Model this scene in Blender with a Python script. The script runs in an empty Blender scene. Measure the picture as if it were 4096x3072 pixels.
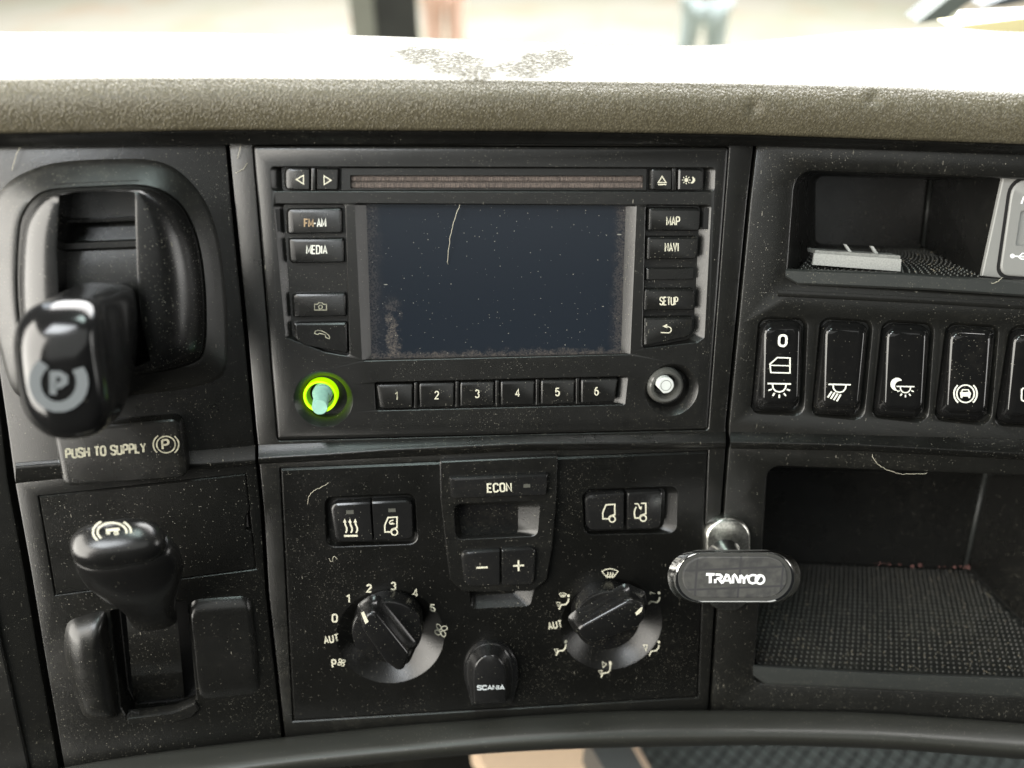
import bpy, bmesh, math, random
from math import radians, sin, cos, pi, hypot
from mathutils import Vector, Matrix
from mathutils.geometry import tessellate_polygon

random.seed(7)
SC = bpy.context.scene
COL = SC.collection

# ------------------------------------------------------------------ camera
F, CX, CY = 3072.0, 2048.0, 1536.0          # focal length and centre in photo pixels (4096 x 3072)
CAM = Vector((0.0, 0.0, 2.3))
ROT = Matrix.Rotation(radians(90 - 38), 3, 'X')
cd = bpy.data.cameras.new('camera')
cam = bpy.data.objects.new('camera', cd)
COL.objects.link(cam)
cam.matrix_world = Matrix.Translation(CAM) @ ROT.to_4x4()
cd.sensor_width = 36.0
cd.lens = 36.0 * F / 4096.0
cd.clip_start, cd.clip_end = 0.02, 500
cd.dof.use_dof = True
cd.dof.focus_distance = 0.335
cd.dof.aperture_fstop = 4.2
SC.camera = cam

# ------------------------------------------------------------------ world and lamps
SC.view_settings.view_transform = 'Standard'
SC.view_settings.look = 'None'
SC.view_settings.exposure = 0.0
SC.view_settings.gamma = 1.0
W = bpy.data.worlds.new('World')
SC.world = W
W.use_nodes = True
W.node_tree.nodes['Background'].inputs[0].default_value = (0.92, 0.97, 1.0, 1)
W.node_tree.nodes['Background'].inputs[1].default_value = 0.02


def area(name, loc, target, sx, sy, power, color=(1, 1, 1)):
    l = bpy.data.lights.new(name, 'AREA')
    l.shape = 'RECTANGLE'
    l.size, l.size_y = sx, sy
    l.energy = power
    l.color = color
    o = bpy.data.objects.new(name, l)
    COL.objects.link(o)
    o.location = loc
    o.rotation_euler = (Vector(target) - Vector(loc)).to_track_quat('-Z', 'Y').to_euler()
    return o


area('daylight', (0.5, 7.0, 9.0), (0, 1.5, 1.0), 14, 9, 7000, (1.0, 0.98, 0.95))
area('driver_window_light', (-0.97, -0.30, 2.40), (0, 0.20, 2.10), 1.2, 1.05, 48, (1.0, 0.96, 0.88))
area('passenger_window_light', (1.45, -0.05, 2.15), (0.4, 0.5, 1.6), 0.6, 0.55, 6.0, (1.0, 0.98, 0.94))
area('roof_hatch_light', (-0.05, 0.10, 3.1), (0.0, 0.2, 2.0), 0.3, 0.25, 3.5, (0.82, 1.0, 0.95))
area('side_hatch_light', (-0.40, -0.36, 2.98), (-0.1, 0.22, 2.1), 0.40, 0.32, 8.5, (0.93, 0.97, 1.0))


area('windscreen_light', (0.0, 1.0, 2.78), (0.0, 0.2, 2.25), 2.2, 0.9, 32, (0.86, 0.94, 1.0))
area('headliner_glow', (0.1, -0.95, 2.95), (0.0, 0.25, 2.1), 1.5, 0.9, 4.2, (0.98, 1.0, 0.96))


# ------------------------------------------------------------------ planes
def ray(x, y):
    return ROT @ Vector(((x - CX) / F, -(y - CY) / F, -1.0))


class Plane:
    def __init__(s, O, N, U):
        s.O, s.N = O.copy(), N.normalized()
        s.U = (U - s.N * U.dot(s.N)).normalized()
        s.V = s.N.cross(s.U)

    def hit(s, x, y, d=0.0):
        r = ray(x, y)
        o = s.O + s.N * d
        return CAM + r * ((o - CAM).dot(s.N) / r.dot(s.N))

    def uv(s, x, y, d=0.0):
        p = s.hit(x, y, d) - s.O
        return (p.dot(s.U), p.dot(s.V))

    def poly(s, pts, d=0.0):
        return [s.uv(x, y, d) for x, y in pts]

    def mat(s, u=0, v=0, d=0):
        m = Matrix((s.U, s.V, s.N)).transposed().to_4x4()
        m.translation = s.O + s.U * u + s.V * v + s.N * d
        return m


N0 = -(ROT @ Vector((-0.0824, 0.2754, -1.0)))
PC = Plane(CAM + ray(1965, 1170) * 0.33, N0, ROT @ Vector((12.27, 0.275, -1)))
_a, _b = PC.hit(905, 585), PC.hit(1134, 2933)
_h = ROT @ Vector((4.51, 0.337, -1.0))
PL = Plane(_b, _h.cross(_a - _b), _h)
_a, _b = PC.hit(3022, 590), PC.hit(2839, 2830)
_h = ROT @ Vector((19.7, -1.33, 1.0))
PR = Plane(_b, _h.cross(_a - _b), _h)


class WorldPlane:
    O = Vector((0, 0, 0))

    def mat(s, u=0, v=0, d=0):
        return Matrix.Translation((u, v, d))


PW = WorldPlane()
PX = 0.33 / F                                # about one photo pixel on the panel, in metres


# ------------------------------------------------------------------ polygon helpers
def area2(p):
    return sum(p[i - 1][0] * p[i][1] - p[i][0] * p[i - 1][1] for i in range(len(p)))


def inset(p, c):
    """move every edge inwards by c (a number, or one per edge i -> i+1)"""
    n = len(p)
    if not hasattr(c, '__len__'):
        c = [c] * n
    s = 1.0 if area2(p) > 0 else -1.0
    L = []
    for i in range(n):
        a, b = Vector(p[i]), Vector(p[(i + 1) % n])
        t = (b - a).normalized()
        nrm = Vector((-t.y, t.x)) * s
        L.append((a + nrm * c[i], t))
    out = []
    for i in range(n):
        (p1, t1), (p2, t2) = L[i - 1], L[i]
        den = t1.x * t2.y - t1.y * t2.x
        if abs(den) < 1e-4:
            out.append(tuple(p2))
            continue
        w = p2 - p1
        k = (w.x * t2.y - w.y * t2.x) / den
        out.append(tuple(p1 + t1 * k))
    return out


def rounded(p, r, n=4):
    m = len(p)
    if not hasattr(r, '__len__'):
        r = [r] * m
    out = []
    for i in range(m):
        a, b, c = Vector(p[i - 1]), Vector(p[i]), Vector(p[(i + 1) % m])
        ta, tc = (a - b), (c - b)
        la, lc = ta.length, tc.length
        ta.normalize()
        tc.normalize()
        ang = math.acos(max(-1, min(1, ta.dot(tc))))
        rr = max(r[i], 1e-5)
        dist = rr / math.tan(ang / 2) if ang < pi - 1e-3 else rr * 0.01
        lim = 0.48 * min(la, lc)
        if dist > lim:
            dist = lim
            rr = dist * math.tan(ang / 2)
        s, e = b + ta * dist, b + tc * dist
        bis = ta + tc
        if bis.length < 1e-6:
            out += [tuple(s.lerp(e, k / n)) for k in range(n + 1)]
            continue
        ctr = b + bis.normalized() * (rr / sin(ang / 2))
        a0 = math.atan2(s.y - ctr.y, s.x - ctr.x)
        a1 = math.atan2(e.y - ctr.y, e.x - ctr.x)
        da = (a1 - a0 + pi) % (2 * pi) - pi
        R = (s - ctr).length
        out += [(ctr.x + R * cos(a0 + da * k / n), ctr.y + R * sin(a0 + da * k / n)) for k in range(n + 1)]
    return out


def circle(c, r, n=48, ry=None, rot=0.0):
    ry = r if ry is None else ry
    return [(c[0] + r * cos(t) * cos(rot) - ry * sin(t) * sin(rot), c[1] + r * cos(t) * sin(rot) + ry * sin(t) * cos(rot))
            for t in (2 * pi * k / n for k in range(n))]


def smooth_closed(p, sub=6):
    """Catmull-Rom through the points of a closed outline"""
    n = len(p)
    out = []
    for i in range(n):
        p0, p1, p2, p3 = p[i - 1], p[i], p[(i + 1) % n], p[(i + 2) % n]
        for k in range(sub):
            t = k / sub
            out.append(tuple(0.5 * (2 * b + (c - a) * t + (2 * a - 5 * b + 4 * c - d) * t * t + (3 * b - a - 3 * c + d) * t ** 3)
                             for a, b, c, d in zip(p0, p1, p2, p3)))
    return out


def resample(p, n):
    """n points evenly along a closed outline, starting at its first point"""
    q = [Vector(a) for a in p] + [Vector(p[0])]
    L = [0.0]
    for i in range(len(q) - 1):
        L.append(L[-1] + (q[i + 1] - q[i]).length)
    out, j = [], 0
    for k in range(n):
        t = L[-1] * k / n
        while L[j + 1] < t:
            j += 1
        f = (t - L[j]) / max(L[j + 1] - L[j], 1e-9)
        out.append(tuple(q[j].lerp(q[j + 1], f)))
    return out


def interp(tab, x):
    if x <= tab[0][0]:
        a, b = tab[0], tab[1]
    elif x >= tab[-1][0]:
        a, b = tab[-2], tab[-1]
    else:
        for a, b in zip(tab, tab[1:]):
            if a[0] <= x <= b[0]:
                break
    return a[1] + (b[1] - a[1]) * (x - a[0]) / (b[0] - a[0])


# ------------------------------------------------------------------ mesh builder
class MB:
    def __init__(s):
        s.v, s.f = [], []

    def ring(s, uv, d):
        i0 = len(s.v)
        for k, (u, v) in enumerate(uv):
            s.v.append(Vector((u, v, d[k] if hasattr(d, '__len__') else d)))
        return list(range(i0, len(s.v)))

    def ring3(s, pts):
        i0 = len(s.v)
        s.v += [Vector(p) for p in pts]
        return list(range(i0, len(s.v)))

    def loft(s, a, b, closed=True):
        n = len(a)
        for i in range(n if closed else n - 1):
            j = (i + 1) % n
            s.f.append((a[i], a[j], b[j], b[i]))

    def cap(s, r):
        s.f.append(tuple(r))

    def fan(s, r):
        c = sum((s.v[i] for i in r), Vector()) / len(r)
        s.v.append(c)
        k = len(s.v) - 1
        for i in range(len(r)):
            s.f.append((r[i], r[(i + 1) % len(r)], k))

    def stack(s, rings, cap_first=False, cap_last=True):
        """rings: list of (uv, d)"""
        ids = [s.ring(uv, d) for uv, d in rings]
        for a, b in zip(ids, ids[1:]):
            s.loft(a, b)
        if cap_first:
            s.cap(ids[0])
        if cap_last:
            s.cap(ids[-1])
        return ids

    def face_with_holes(s, outer, holes, d):
        loops = [[Vector((u, v, 0)) for u, v in L] for L in [outer] + holes]
        flat = [p for L in loops for p in L]
        i0 = len(s.v)
        s.v += [Vector((p.x, p.y, d)) for p in flat]
        for t in tessellate_polygon(loops):
            s.f.append(tuple(i0 + i for i in t))

    def box(s, c, sx, sy, sz):
        i0 = len(s.v)
        for dz in (-1, 1):
            for dx, dy in ((-1, -1), (1, -1), (1, 1), (-1, 1)):
                s.v.append(Vector((c[0] + dx * sx / 2, c[1] + dy * sy / 2, c[2] + dz * sz / 2)))
        for q in ((0, 3, 2, 1), (4, 5, 6, 7), (0, 1, 5, 4), (1, 2, 6, 5), (2, 3, 7, 6), (3, 0, 4, 7)):
            s.f.append(tuple(i0 + k for k in q))

    def stroke(s, pts, w, d, closed=False, thick=0.00008):
        """a printed line of width w through 2-D points, a thin raised film of ink"""
        n = len(pts)
        P = [Vector(p) for p in pts]
        lft, rgt = [], []
        for i in range(n):
            a = P[i - 1] if (i > 0 or closed) else None
            c = P[(i + 1) % n] if (i < n - 1 or closed) else None
            t1 = (P[i] - a).normalized() if a is not None and (P[i] - a).length > 1e-9 else None
            t2 = (c - P[i]).normalized() if c is not None and (c - P[i]).length > 1e-9 else None
            t1 = t1 or t2
            t2 = t2 or t1
            n1, n2 = Vector((-t1.y, t1.x)), Vector((-t2.y, t2.x))
            m = n1 + n2
            m = n1 if m.length < 1e-3 else m.normalized()
            k = min(1.6, 1 / max(0.3, m.dot(n1)))
            lft.append(P[i] + m * (w / 2 * k))
            rgt.append(P[i] - m * (w / 2 * k))
        top = [s.ring(lft, d + thick), s.ring(rgt, d + thick)]
        bot = [s.ring(lft, d - thick), s.ring(rgt, d - thick)]
        s.loft(top[0], top[1], closed)
        s.loft(bot[0], top[0], closed)
        s.loft(top[1], bot[1], closed)

    def blob(s, uv, d, thick=0.00008):
        a = s.ring(uv, d - thick)
        b = s.ring(uv, d + thick)
        s.loft(a, b)
        s.face_with_holes(uv, [], d + thick)


def finish(name, mb, mat, org=(0, 0, 0), smooth=None):
    me = bpy.data.meshes.new(name)
    o = Vector(org)
    me.from_pydata([tuple(p - o) for p in mb.v], [], mb.f)
    bm = bmesh.new()
    bm.from_mesh(me)
    bmesh.ops.remove_doubles(bm, verts=bm.verts, dist=1e-7)
    bmesh.ops.recalc_face_normals(bm, faces=bm.faces)
    bm.to_mesh(me)
    bm.free()
    me.materials.append(mat)
    if smooth is not None:
        me.polygons.foreach_set('use_smooth', [True] * len(me.polygons))
        if smooth < 180:
            me.set_sharp_from_angle(angle=radians(smooth))
    return me


ORG = {}


def thing(name, label, cat, pl, px=None, d=0.0, group=None, org=None):
    """an Empty at the thing's place, its axes along the panel; parts hang below it"""
    u, v = org if org else (pl.uv(px[0], px[1], d) if px else (0, 0))
    o = bpy.data.objects.new(name, None)
    o.empty_display_size = 0.01
    COL.objects.link(o)
    o.matrix_world = pl.mat(u, v, d)
    o['label'], o['category'] = label, cat
    if group:
        o['group'] = group
    ORG[o.name] = (u, v, d)
    return o


def part(name, mb, mat, parent, smooth=None, label=None, kind=None, subsurf=0):
    root = parent
    while root.parent:
        root = root.parent
    me = finish(name, mb, mat, ORG[root.name], smooth)
    o = bpy.data.objects.new(name, me)
    COL.objects.link(o)
    o.parent = parent
    if label:
        o['label'] = label
    if kind:
        o['kind'] = kind
    if subsurf:
        m = o.modifiers.new('subsurf', 'SUBSURF')
        m.levels = m.render_levels = subsurf
    return o


def single(name, mb, mat, label, cat, pl, px=None, d=0.0, group=None, smooth=None, kind=None, org=None):
    """a top-level thing that is one mesh"""
    u, v = org if org else (pl.uv(px[0], px[1], d) if px else (0, 0))
    me = finish(name, mb, mat, (u, v, d), smooth)
    o = bpy.data.objects.new(name, me)
    COL.objects.link(o)
    o.matrix_world = pl.mat(u, v, d)
    if kind:
        o['kind'] = kind
    if label:
        o['label'] = label
    if cat:
        o['category'] = cat
    if group:
        o['group'] = group
    return o


# ------------------------------------------------------------------ materials
def newmat(name):
    m = bpy.data.materials.new(name)
    m.use_nodes = True
    nt = m.node_tree
    b = nt.nodes['Principled BSDF']
    return m, nt, b


def node(nt, kind, **kw):
    n = nt.nodes.new(kind)
    for k, v in kw.items():
        if k.startswith('in_'):
            key = k[3:]
            n.inputs[int(key) if key.isdigit() else key].default_value = v
        else:
            setattr(n, k, v)
    return n


def math_n(nt, op, a, b=None, clamp=False):
    n = nt.nodes.new('ShaderNodeMath')
    n.operation = op
    n.use_clamp = clamp
    for i, x in enumerate((a, b)):
        if x is None:
            continue
        if isinstance(x, (int, float)):
            n.inputs[i].default_value = x
        else:
            nt.links.new(x, n.inputs[i])
    return n.outputs[0]


def ramp(nt, fac, lo, hi):
    n = nt.nodes.new('ShaderNodeMapRange')
    n.interpolation_type = 'SMOOTHSTEP'
    n.inputs['From Min'].default_value = lo
    n.inputs['From Max'].default_value = hi
    nt.links.new(fac, n.inputs['Value'])
    return n.outputs['Result']


def mix(nt, fac, a, b):
    n = nt.nodes.new('ShaderNodeMix')
    n.data_type = 'RGBA'
    if isinstance(fac, (int, float)):
        n.inputs['Factor'].default_value = fac
    else:
        nt.links.new(fac, n.inputs['Factor'])
    for sock, x in ((n.inputs[6], a), (n.inputs[7], b)):
        if isinstance(x, tuple):
            sock.default_value = (*x, 1)
        else:
            nt.links.new(x, sock)
    return n.outputs[2]


def coords(nt):
    tc = node(nt, 'ShaderNodeTexCoord')
    oi = node(nt, 'ShaderNodeObjectInfo')
    sh = math_n(nt, 'MULTIPLY', oi.outputs['Random'], 7.3)
    cv = node(nt, 'ShaderNodeCombineXYZ')
    for i in range(3):
        nt.links.new(sh, cv.inputs[i])
    add = node(nt, 'ShaderNodeVectorMath', operation='ADD')
    nt.links.new(tc.outputs['Object'], add.inputs[0])
    nt.links.new(cv.outputs[0], add.inputs[1])
    return add.outputs[0]


def noise(nt, vec, scale, detail=2.0, rough=0.5):
    n = node(nt, 'ShaderNodeTexNoise', in_Scale=scale, in_Detail=detail, in_Roughness=rough)
    nt.links.new(vec, n.inputs['Vector'])
    return n.outputs[0]


def specks(nt, vec, scale, size, keep):
    """small flecks: Voronoi cells of which a share holds one"""
    v = node(nt, 'ShaderNodeTexVoronoi', in_Scale=scale)
    nt.links.new(vec, v.inputs['Vector'])
    sep = node(nt, 'ShaderNodeSeparateColor')
    nt.links.new(v.outputs['Color'], sep.inputs[0])
    r = math_n(nt, 'MULTIPLY', sep.outputs[0], size)
    inside = math_n(nt, 'LESS_THAN', v.outputs['Distance'], r)
    gate = math_n(nt, 'GREATER_THAN', sep.outputs[1], 1 - keep if isinstance(keep, (int, float)) else math_n(nt, 'SUBTRACT', 1.0, keep))
    br = math_n(nt, 'MULTIPLY_ADD', sep.outputs[2], 0.8)
    br.node.inputs[2].default_value = 0.2
    return math_n(nt, 'MULTIPLY', math_n(nt, 'MULTIPLY', inside, gate), br)


def bump(nt, b, height, strength, dist):
    n = node(nt, 'ShaderNodeBump', in_Strength=strength, in_Distance=dist)
    nt.links.new(height, n.inputs['Height'])
    nt.links.new(n.outputs[0], b.inputs['Normal'])


def plastic(name, base, rough, grain=0.35, dust=1.0, dustcol=(0.19, 0.178, 0.14), film=0.05, gscale=2600, spec=0.5):
    m, nt, b = newmat(name)
    vec = coords(nt)
    big = noise(nt, vec, 16, 4, 0.6)
    patch = ramp(nt, big, 0.44, 0.70)
    mott = noise(nt, vec, 190, 6, 0.75)
    dens = math_n(nt, 'MULTIPLY_ADD', patch, 0.58 * dust)
    dens.node.inputs[2].default_value = 0.10 * dust
    s1 = specks(nt, vec, 430, 0.115, math_n(nt, 'MULTIPLY', dens, 1.0))
    s2 = specks(nt, vec, 1200, 0.25, math_n(nt, 'MULTIPLY', dens, 2.6))
    st = node(nt, 'ShaderNodeMapping')
    st.inputs['Rotation'].default_value = (0, 0, 0.7)
    st.inputs['Scale'].default_value = (1, 0.22, 1)
    nt.links.new(vec, st.inputs[0])
    s3 = specks(nt, st.outputs[0], 560, 0.13, math_n(nt, 'MULTIPLY', dens, 0.7))
    sp = math_n(nt, 'MAXIMUM', math_n(nt, 'MULTIPLY', s1, 0.9), math_n(nt, 'MAXIMUM', math_n(nt, 'MULTIPLY', s2, 0.8), math_n(nt, 'MULTIPLY', s3, 0.8)))
    hz = math_n(nt, 'MULTIPLY_ADD', patch, 0.8)
    hz.node.inputs[2].default_value = 0.2
    fl = math_n(nt, 'MULTIPLY', math_n(nt, 'MULTIPLY', hz, ramp(nt, mott, 0.40, 0.78)), film * 1.8 * dust)
    fac = math_n(nt, 'ADD', sp, fl, True)
    nt.links.new(mix(nt, fac, base, dustcol), b.inputs['Base Color'])
    rv = math_n(nt, 'MULTIPLY_ADD', noise(nt, vec, 60, 3), 0.16)
    rv.node.inputs[2].default_value = rough - 0.08
    rr = math_n(nt, 'MAXIMUM', rv, math_n(nt, 'MULTIPLY', sp, 0.9))
    nt.links.new(rr, b.inputs['Roughness'])
    b.inputs['Specular IOR Level'].default_value = spec
    if grain:
        g = noise(nt, vec, gscale, 1)
        h = math_n(nt, 'ADD', g, math_n(nt, 'MULTIPLY', sp, 1.0))
        bump(nt, b, h, grain, 0.00015)
    return m


def plain(name, base, rough, metal=0.0, spec=0.5, emit=None, var=0.0, vscale=200):
    m, nt, b = newmat(name)
    vec = coords(nt)
    n = noise(nt, vec, vscale, 4)
    k = ramp(nt, n, 0.35, 0.7)
    dk = tuple(c * (1 - var) for c in base)
    nt.links.new(mix(nt, k, base, dk), b.inputs['Base Color'])
    b.inputs['Roughness'].default_value = rough
    b.inputs['Metallic'].default_value = metal
    b.inputs['Specular IOR Level'].default_value = spec
    if emit:
        b.inputs['Emission Color'].default_value = (*emit[0], 1)
        b.inputs['Emission Strength'].default_value = emit[1]
    return m


M_FASCIA = plastic('matt_black_plastic', (0.0070, 0.0070, 0.0062), 0.30, 0.38, 1.1, film=0.026)
M_RADIO = plastic('radio_black_plastic', (0.0078, 0.0078, 0.0072), 0.30, 0.4, 0.9, film=0.022)
M_CLIM = plastic('climate_black_plastic', (0.0032, 0.0032, 0.0028), 0.30, 0.38, 0.9, film=0.012, spec=0.45)  # fascia's own plastic with the lower panel's shade painted into a darker base
M_BUTTON = plastic('button_plastic', (0.0060, 0.0060, 0.0056), 0.27, 0.15, 0.5)
M_GLOSSBTN = plastic('gloss_button_plastic', (0.008, 0.008, 0.008), 0.20, 0.05, 0.45)
M_GLOSS = plastic('gloss_black_plastic', (0.0055, 0.0055, 0.0055), 0.20, 0.04, 0.7)
M_HOUSING = plastic('dusty_gloss_plastic', (0.006, 0.006, 0.0058), 0.24, 0.05, 1.6, film=0.015)
M_LEVER = plastic('satin_lever_plastic', (0.006, 0.006, 0.0058), 0.24, 0.06, 0.4)
M_GLOSSY = plastic('polished_black_plastic', (0.006, 0.006, 0.006), 0.08, 0.02, 0.5)
M_KNOB = plastic('lever_knob_plastic', (0.006, 0.006, 0.006), 0.13, 0.02, 0.12)
M_SATIN = plastic('satin_black_plastic', (0.0060, 0.0060, 0.0055), 0.28, 0.25, 0.6)
M_DUSTY = plastic('dusty_black_plastic', (0.0050, 0.0050, 0.0044), 0.29, 0.38, 1.5, film=0.012)  # base darkened to paint in the lower-left panel's shade, besides real dust
M_COLLAR = plastic('window_lit_collar_plastic', (0.012, 0.012, 0.0108), 0.33, 0.45, 1.3, film=0.05)  # paler base and film paint the side window's light onto the collar
M_TRIM = plastic('grey_trim_plastic', (0.020, 0.0205, 0.0175), 0.40, 0.15, 0.5, film=0.02)
M_SEAMDARK = plain('dark_gap', (0.003, 0.003, 0.003), 0.9)
M_LIP = plastic('tray_lip_plastic', (0.024, 0.026, 0.0245), 0.42, 0.3, 1.3, film=0.03)
M_MAT = plastic('rubber_mat', (0.009, 0.009, 0.008), 0.5, 0.5, 1.6, film=0.08)
M_STUD = plastic('rubber_stud', (0.05, 0.05, 0.044), 0.4, 0.1, 1.2)
M_USB = plastic('grey_plate_plastic', (0.20, 0.20, 0.19), 0.5, 0.3, 0.3)
M_PRINT = plain('cream_print', (0.56, 0.535, 0.42), 0.6, var=0.2, vscale=900)
M_PRINTW = plain('white_print', (0.66, 0.66, 0.59), 0.6)
M_PRINTD = plain('worn_print', (0.34, 0.325, 0.24), 0.6, var=0.5, vscale=700)
M_PRINTSHADE = plain('shaded_grey_print', (0.10, 0.11, 0.115), 0.5)  # grey print darkened to carry the shadow on the lever knob
M_PRINTG = plain('grey_print', (0.42, 0.45, 0.46), 0.55)
M_WHITE = plain('bright_white_print', (0.9, 0.9, 0.9), 0.5)
M_NECKCHROME = plain('neck_reflection_chrome', (0.22, 0.22, 0.22), 0.16, 1.0, var=0.3, vscale=500)  # chrome darkened to imitate the dark dash mirrored in the neck
M_CHROME = plain('chrome', (0.82, 0.82, 0.80), 0.13, 1.0, var=0.12, vscale=400)
M_SCUFF = plain('scuffed_chrome', (0.60, 0.60, 0.55), 0.28, 1.0, var=0.4, vscale=900)
M_ALU = plain('brushed_aluminium', (0.55, 0.55, 0.52), 0.5, 0.6, var=0.25, vscale=1500)
M_GREEN = plain('lit_green_ring', (0.35, 0.75, 0.0), 0.4, emit=((0.50, 1.0, 0.0), 0.95))
M_PEG = plain('pale_teal_plastic', (0.29, 0.53, 0.43), 0.45, var=0.15, vscale=300)
M_PEGW = plain('pale_grey_plastic', (0.52, 0.54, 0.52), 0.5, var=0.12)
M_CLEAR = plain('smoked_clear_plastic', (0.06, 0.06, 0.055), 0.16)
M_HAIR = plain('pale_fibre', (0.55, 0.50, 0.38), 0.6)
M_LED = plain('dull_led_lens', (0.07, 0.07, 0.06), 0.3)


def mat_brush():
    m, nt, b = newmat('brush_bristles')
    vec = coords(nt)
    mp = node(nt, 'ShaderNodeMapping')
    mp.inputs['Scale'].default_value = (1.0, 0.12, 1.0)
    nt.links.new(vec, mp.inputs[0])
    n = noise(nt, mp.outputs[0], 2600, 4, 0.8)
    nt.links.new(mix(nt, ramp(nt, n, 0.30, 0.75), (0.022, 0.017, 0.015), (0.17, 0.135, 0.115)), b.inputs['Base Color'])
    b.inputs['Roughness'].default_value = 0.9
    bump(nt, b, n, 0.8, 0.0005)
    return m


def mat_screen(hw, hh):
    m, nt, b = newmat('dusty_screen_glass')
    tc = node(nt, 'ShaderNodeTexCoord')
    vec = tc.outputs['Object']
    sep = node(nt, 'ShaderNodeSeparateXYZ')
    nt.links.new(vec, sep.inputs[0])
    n = noise(nt, vec, 260, 5, 0.65)
    fine = noise(nt, vec, 1500, 3, 0.7)
    wob = math_n(nt, 'MULTIPLY', math_n(nt, 'SUBTRACT', n, 0.5), 0.008)

    def edge(expr, w):
        e = math_n(nt, 'ADD', expr, wob)
        return ramp(nt, e, w, 0.0)
    ex0 = math_n(nt, 'ADD', sep.outputs[0], hw)                        # from the left
    ex1 = math_n(nt, 'SUBTRACT', hw, sep.outputs[0])                    # from the right
    ey0 = math_n(nt, 'ADD', sep.outputs[1], hh)                        # from the bottom
    dl = math_n(nt, 'MULTIPLY', edge(ex0, 0.0075), 0.30)
    dr = math_n(nt, 'MULTIPLY', edge(ex1, 0.0062), 0.5)
    db = math_n(nt, 'MULTIPLY', edge(ey0, 0.0036), 0.85)
    film = math_n(nt, 'MAXIMUM', math_n(nt, 'MAXIMUM', dl, dr), db)
    # smeared streak near the left edge, lower half
    sx = math_n(nt, 'ABSOLUTE', math_n(nt, 'ADD', math_n(nt, 'SUBTRACT', ex0, 0.0095), math_n(nt, 'MULTIPLY', wob, 1.6)))
    sm = math_n(nt, 'MULTIPLY', ramp(nt, sx, 0.0042, 0.0018), ramp(nt, ey0, 0.030, 0.016))
    film = math_n(nt, 'MULTIPLY', math_n(nt, 'MAXIMUM', film, math_n(nt, 'MULTIPLY', math_n(nt, 'MULTIPLY', sm, ramp(nt, noise(nt, vec, 150, 4, 0.7), 0.40, 0.62)), 0.95)), ramp(nt, fine, 0.30, 0.72))
    s1 = specks(nt, vec, 400, 0.075, 0.40)
    s2 = specks(nt, vec, 850, 0.18, 0.28)
    st = node(nt, 'ShaderNodeMapping')
    st.inputs['Rotation'].default_value = (0, 0, 0.5)
    st.inputs['Scale'].default_value = (0.25, 1, 1)
    nt.links.new(vec, st.inputs[0])
    s3 = specks(nt, st.outputs[0], 500, 0.14, 0.10)
    sp = math_n(nt, 'MAXIMUM', math_n(nt, 'MAXIMUM', s1, s2), s3)
    c = mix(nt, film, (0.0115, 0.0150, 0.0205), (0.105, 0.088, 0.075))
    nt.links.new(mix(nt, sp, c, (0.34, 0.33, 0.29)), b.inputs['Base Color'])
    r = math_n(nt, 'MULTIPLY_ADD', film, 0.5)
    r.node.inputs[2].default_value = 0.22
    nt.links.new(r, b.inputs['Roughness'])
    b.inputs['Specular IOR Level'].default_value = 0.22
    return m


def mat_leather():
    m, nt, b = newmat('grained_taupe_leather')
    tc = node(nt, 'ShaderNodeTexCoord')
    vec = tc.outputs['Object']
    mp = node(nt, 'ShaderNodeMapping')
    mp.inputs['Rotation'].default_value = (0.35, 0.0, 0.25)
    mp.inputs['Scale'].default_value = (1.0, 0.65, 0.55)
    nt.links.new(vec, mp.inputs[0])
    wn = node(nt, 'ShaderNodeTexNoise', in_Scale=500.0, in_Detail=2.0)
    nt.links.new(mp.outputs[0], wn.inputs[0])
    warp = node(nt, 'ShaderNodeVectorMath', operation='MULTIPLY_ADD')
    nt.links.new(wn.outputs['Color'], warp.inputs[0])
    warp.inputs[1].default_value = (0.0016,) * 3
    nt.links.new(mp.outputs[0], warp.inputs[2])
    v = node(nt, 'ShaderNodeTexVoronoi', in_Scale=1050.0, feature='DISTANCE_TO_EDGE')
    nt.links.new(warp.outputs[0], v.inputs['Vector'])
    cell = ramp(nt, v.outputs['Distance'], 0.0, 0.35)
    n2 = noise(nt, vec, 2400, 2)
    big = noise(nt, vec, 30, 3)
    base = mix(nt, ramp(nt, big, 0.35, 0.7), (0.084, 0.074, 0.046), (0.102, 0.090, 0.058))
    base = mix(nt, ramp(nt, cell, 0.35, 0.0), base, (0.055, 0.048, 0.031))
    # scuffed dark patches on the top, in the middle
    sep = node(nt, 'ShaderNodeSeparateXYZ')
    nt.links.new(vec, sep.inputs[0])
    return m, nt, b, vec, sep, base, cell, n2


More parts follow.
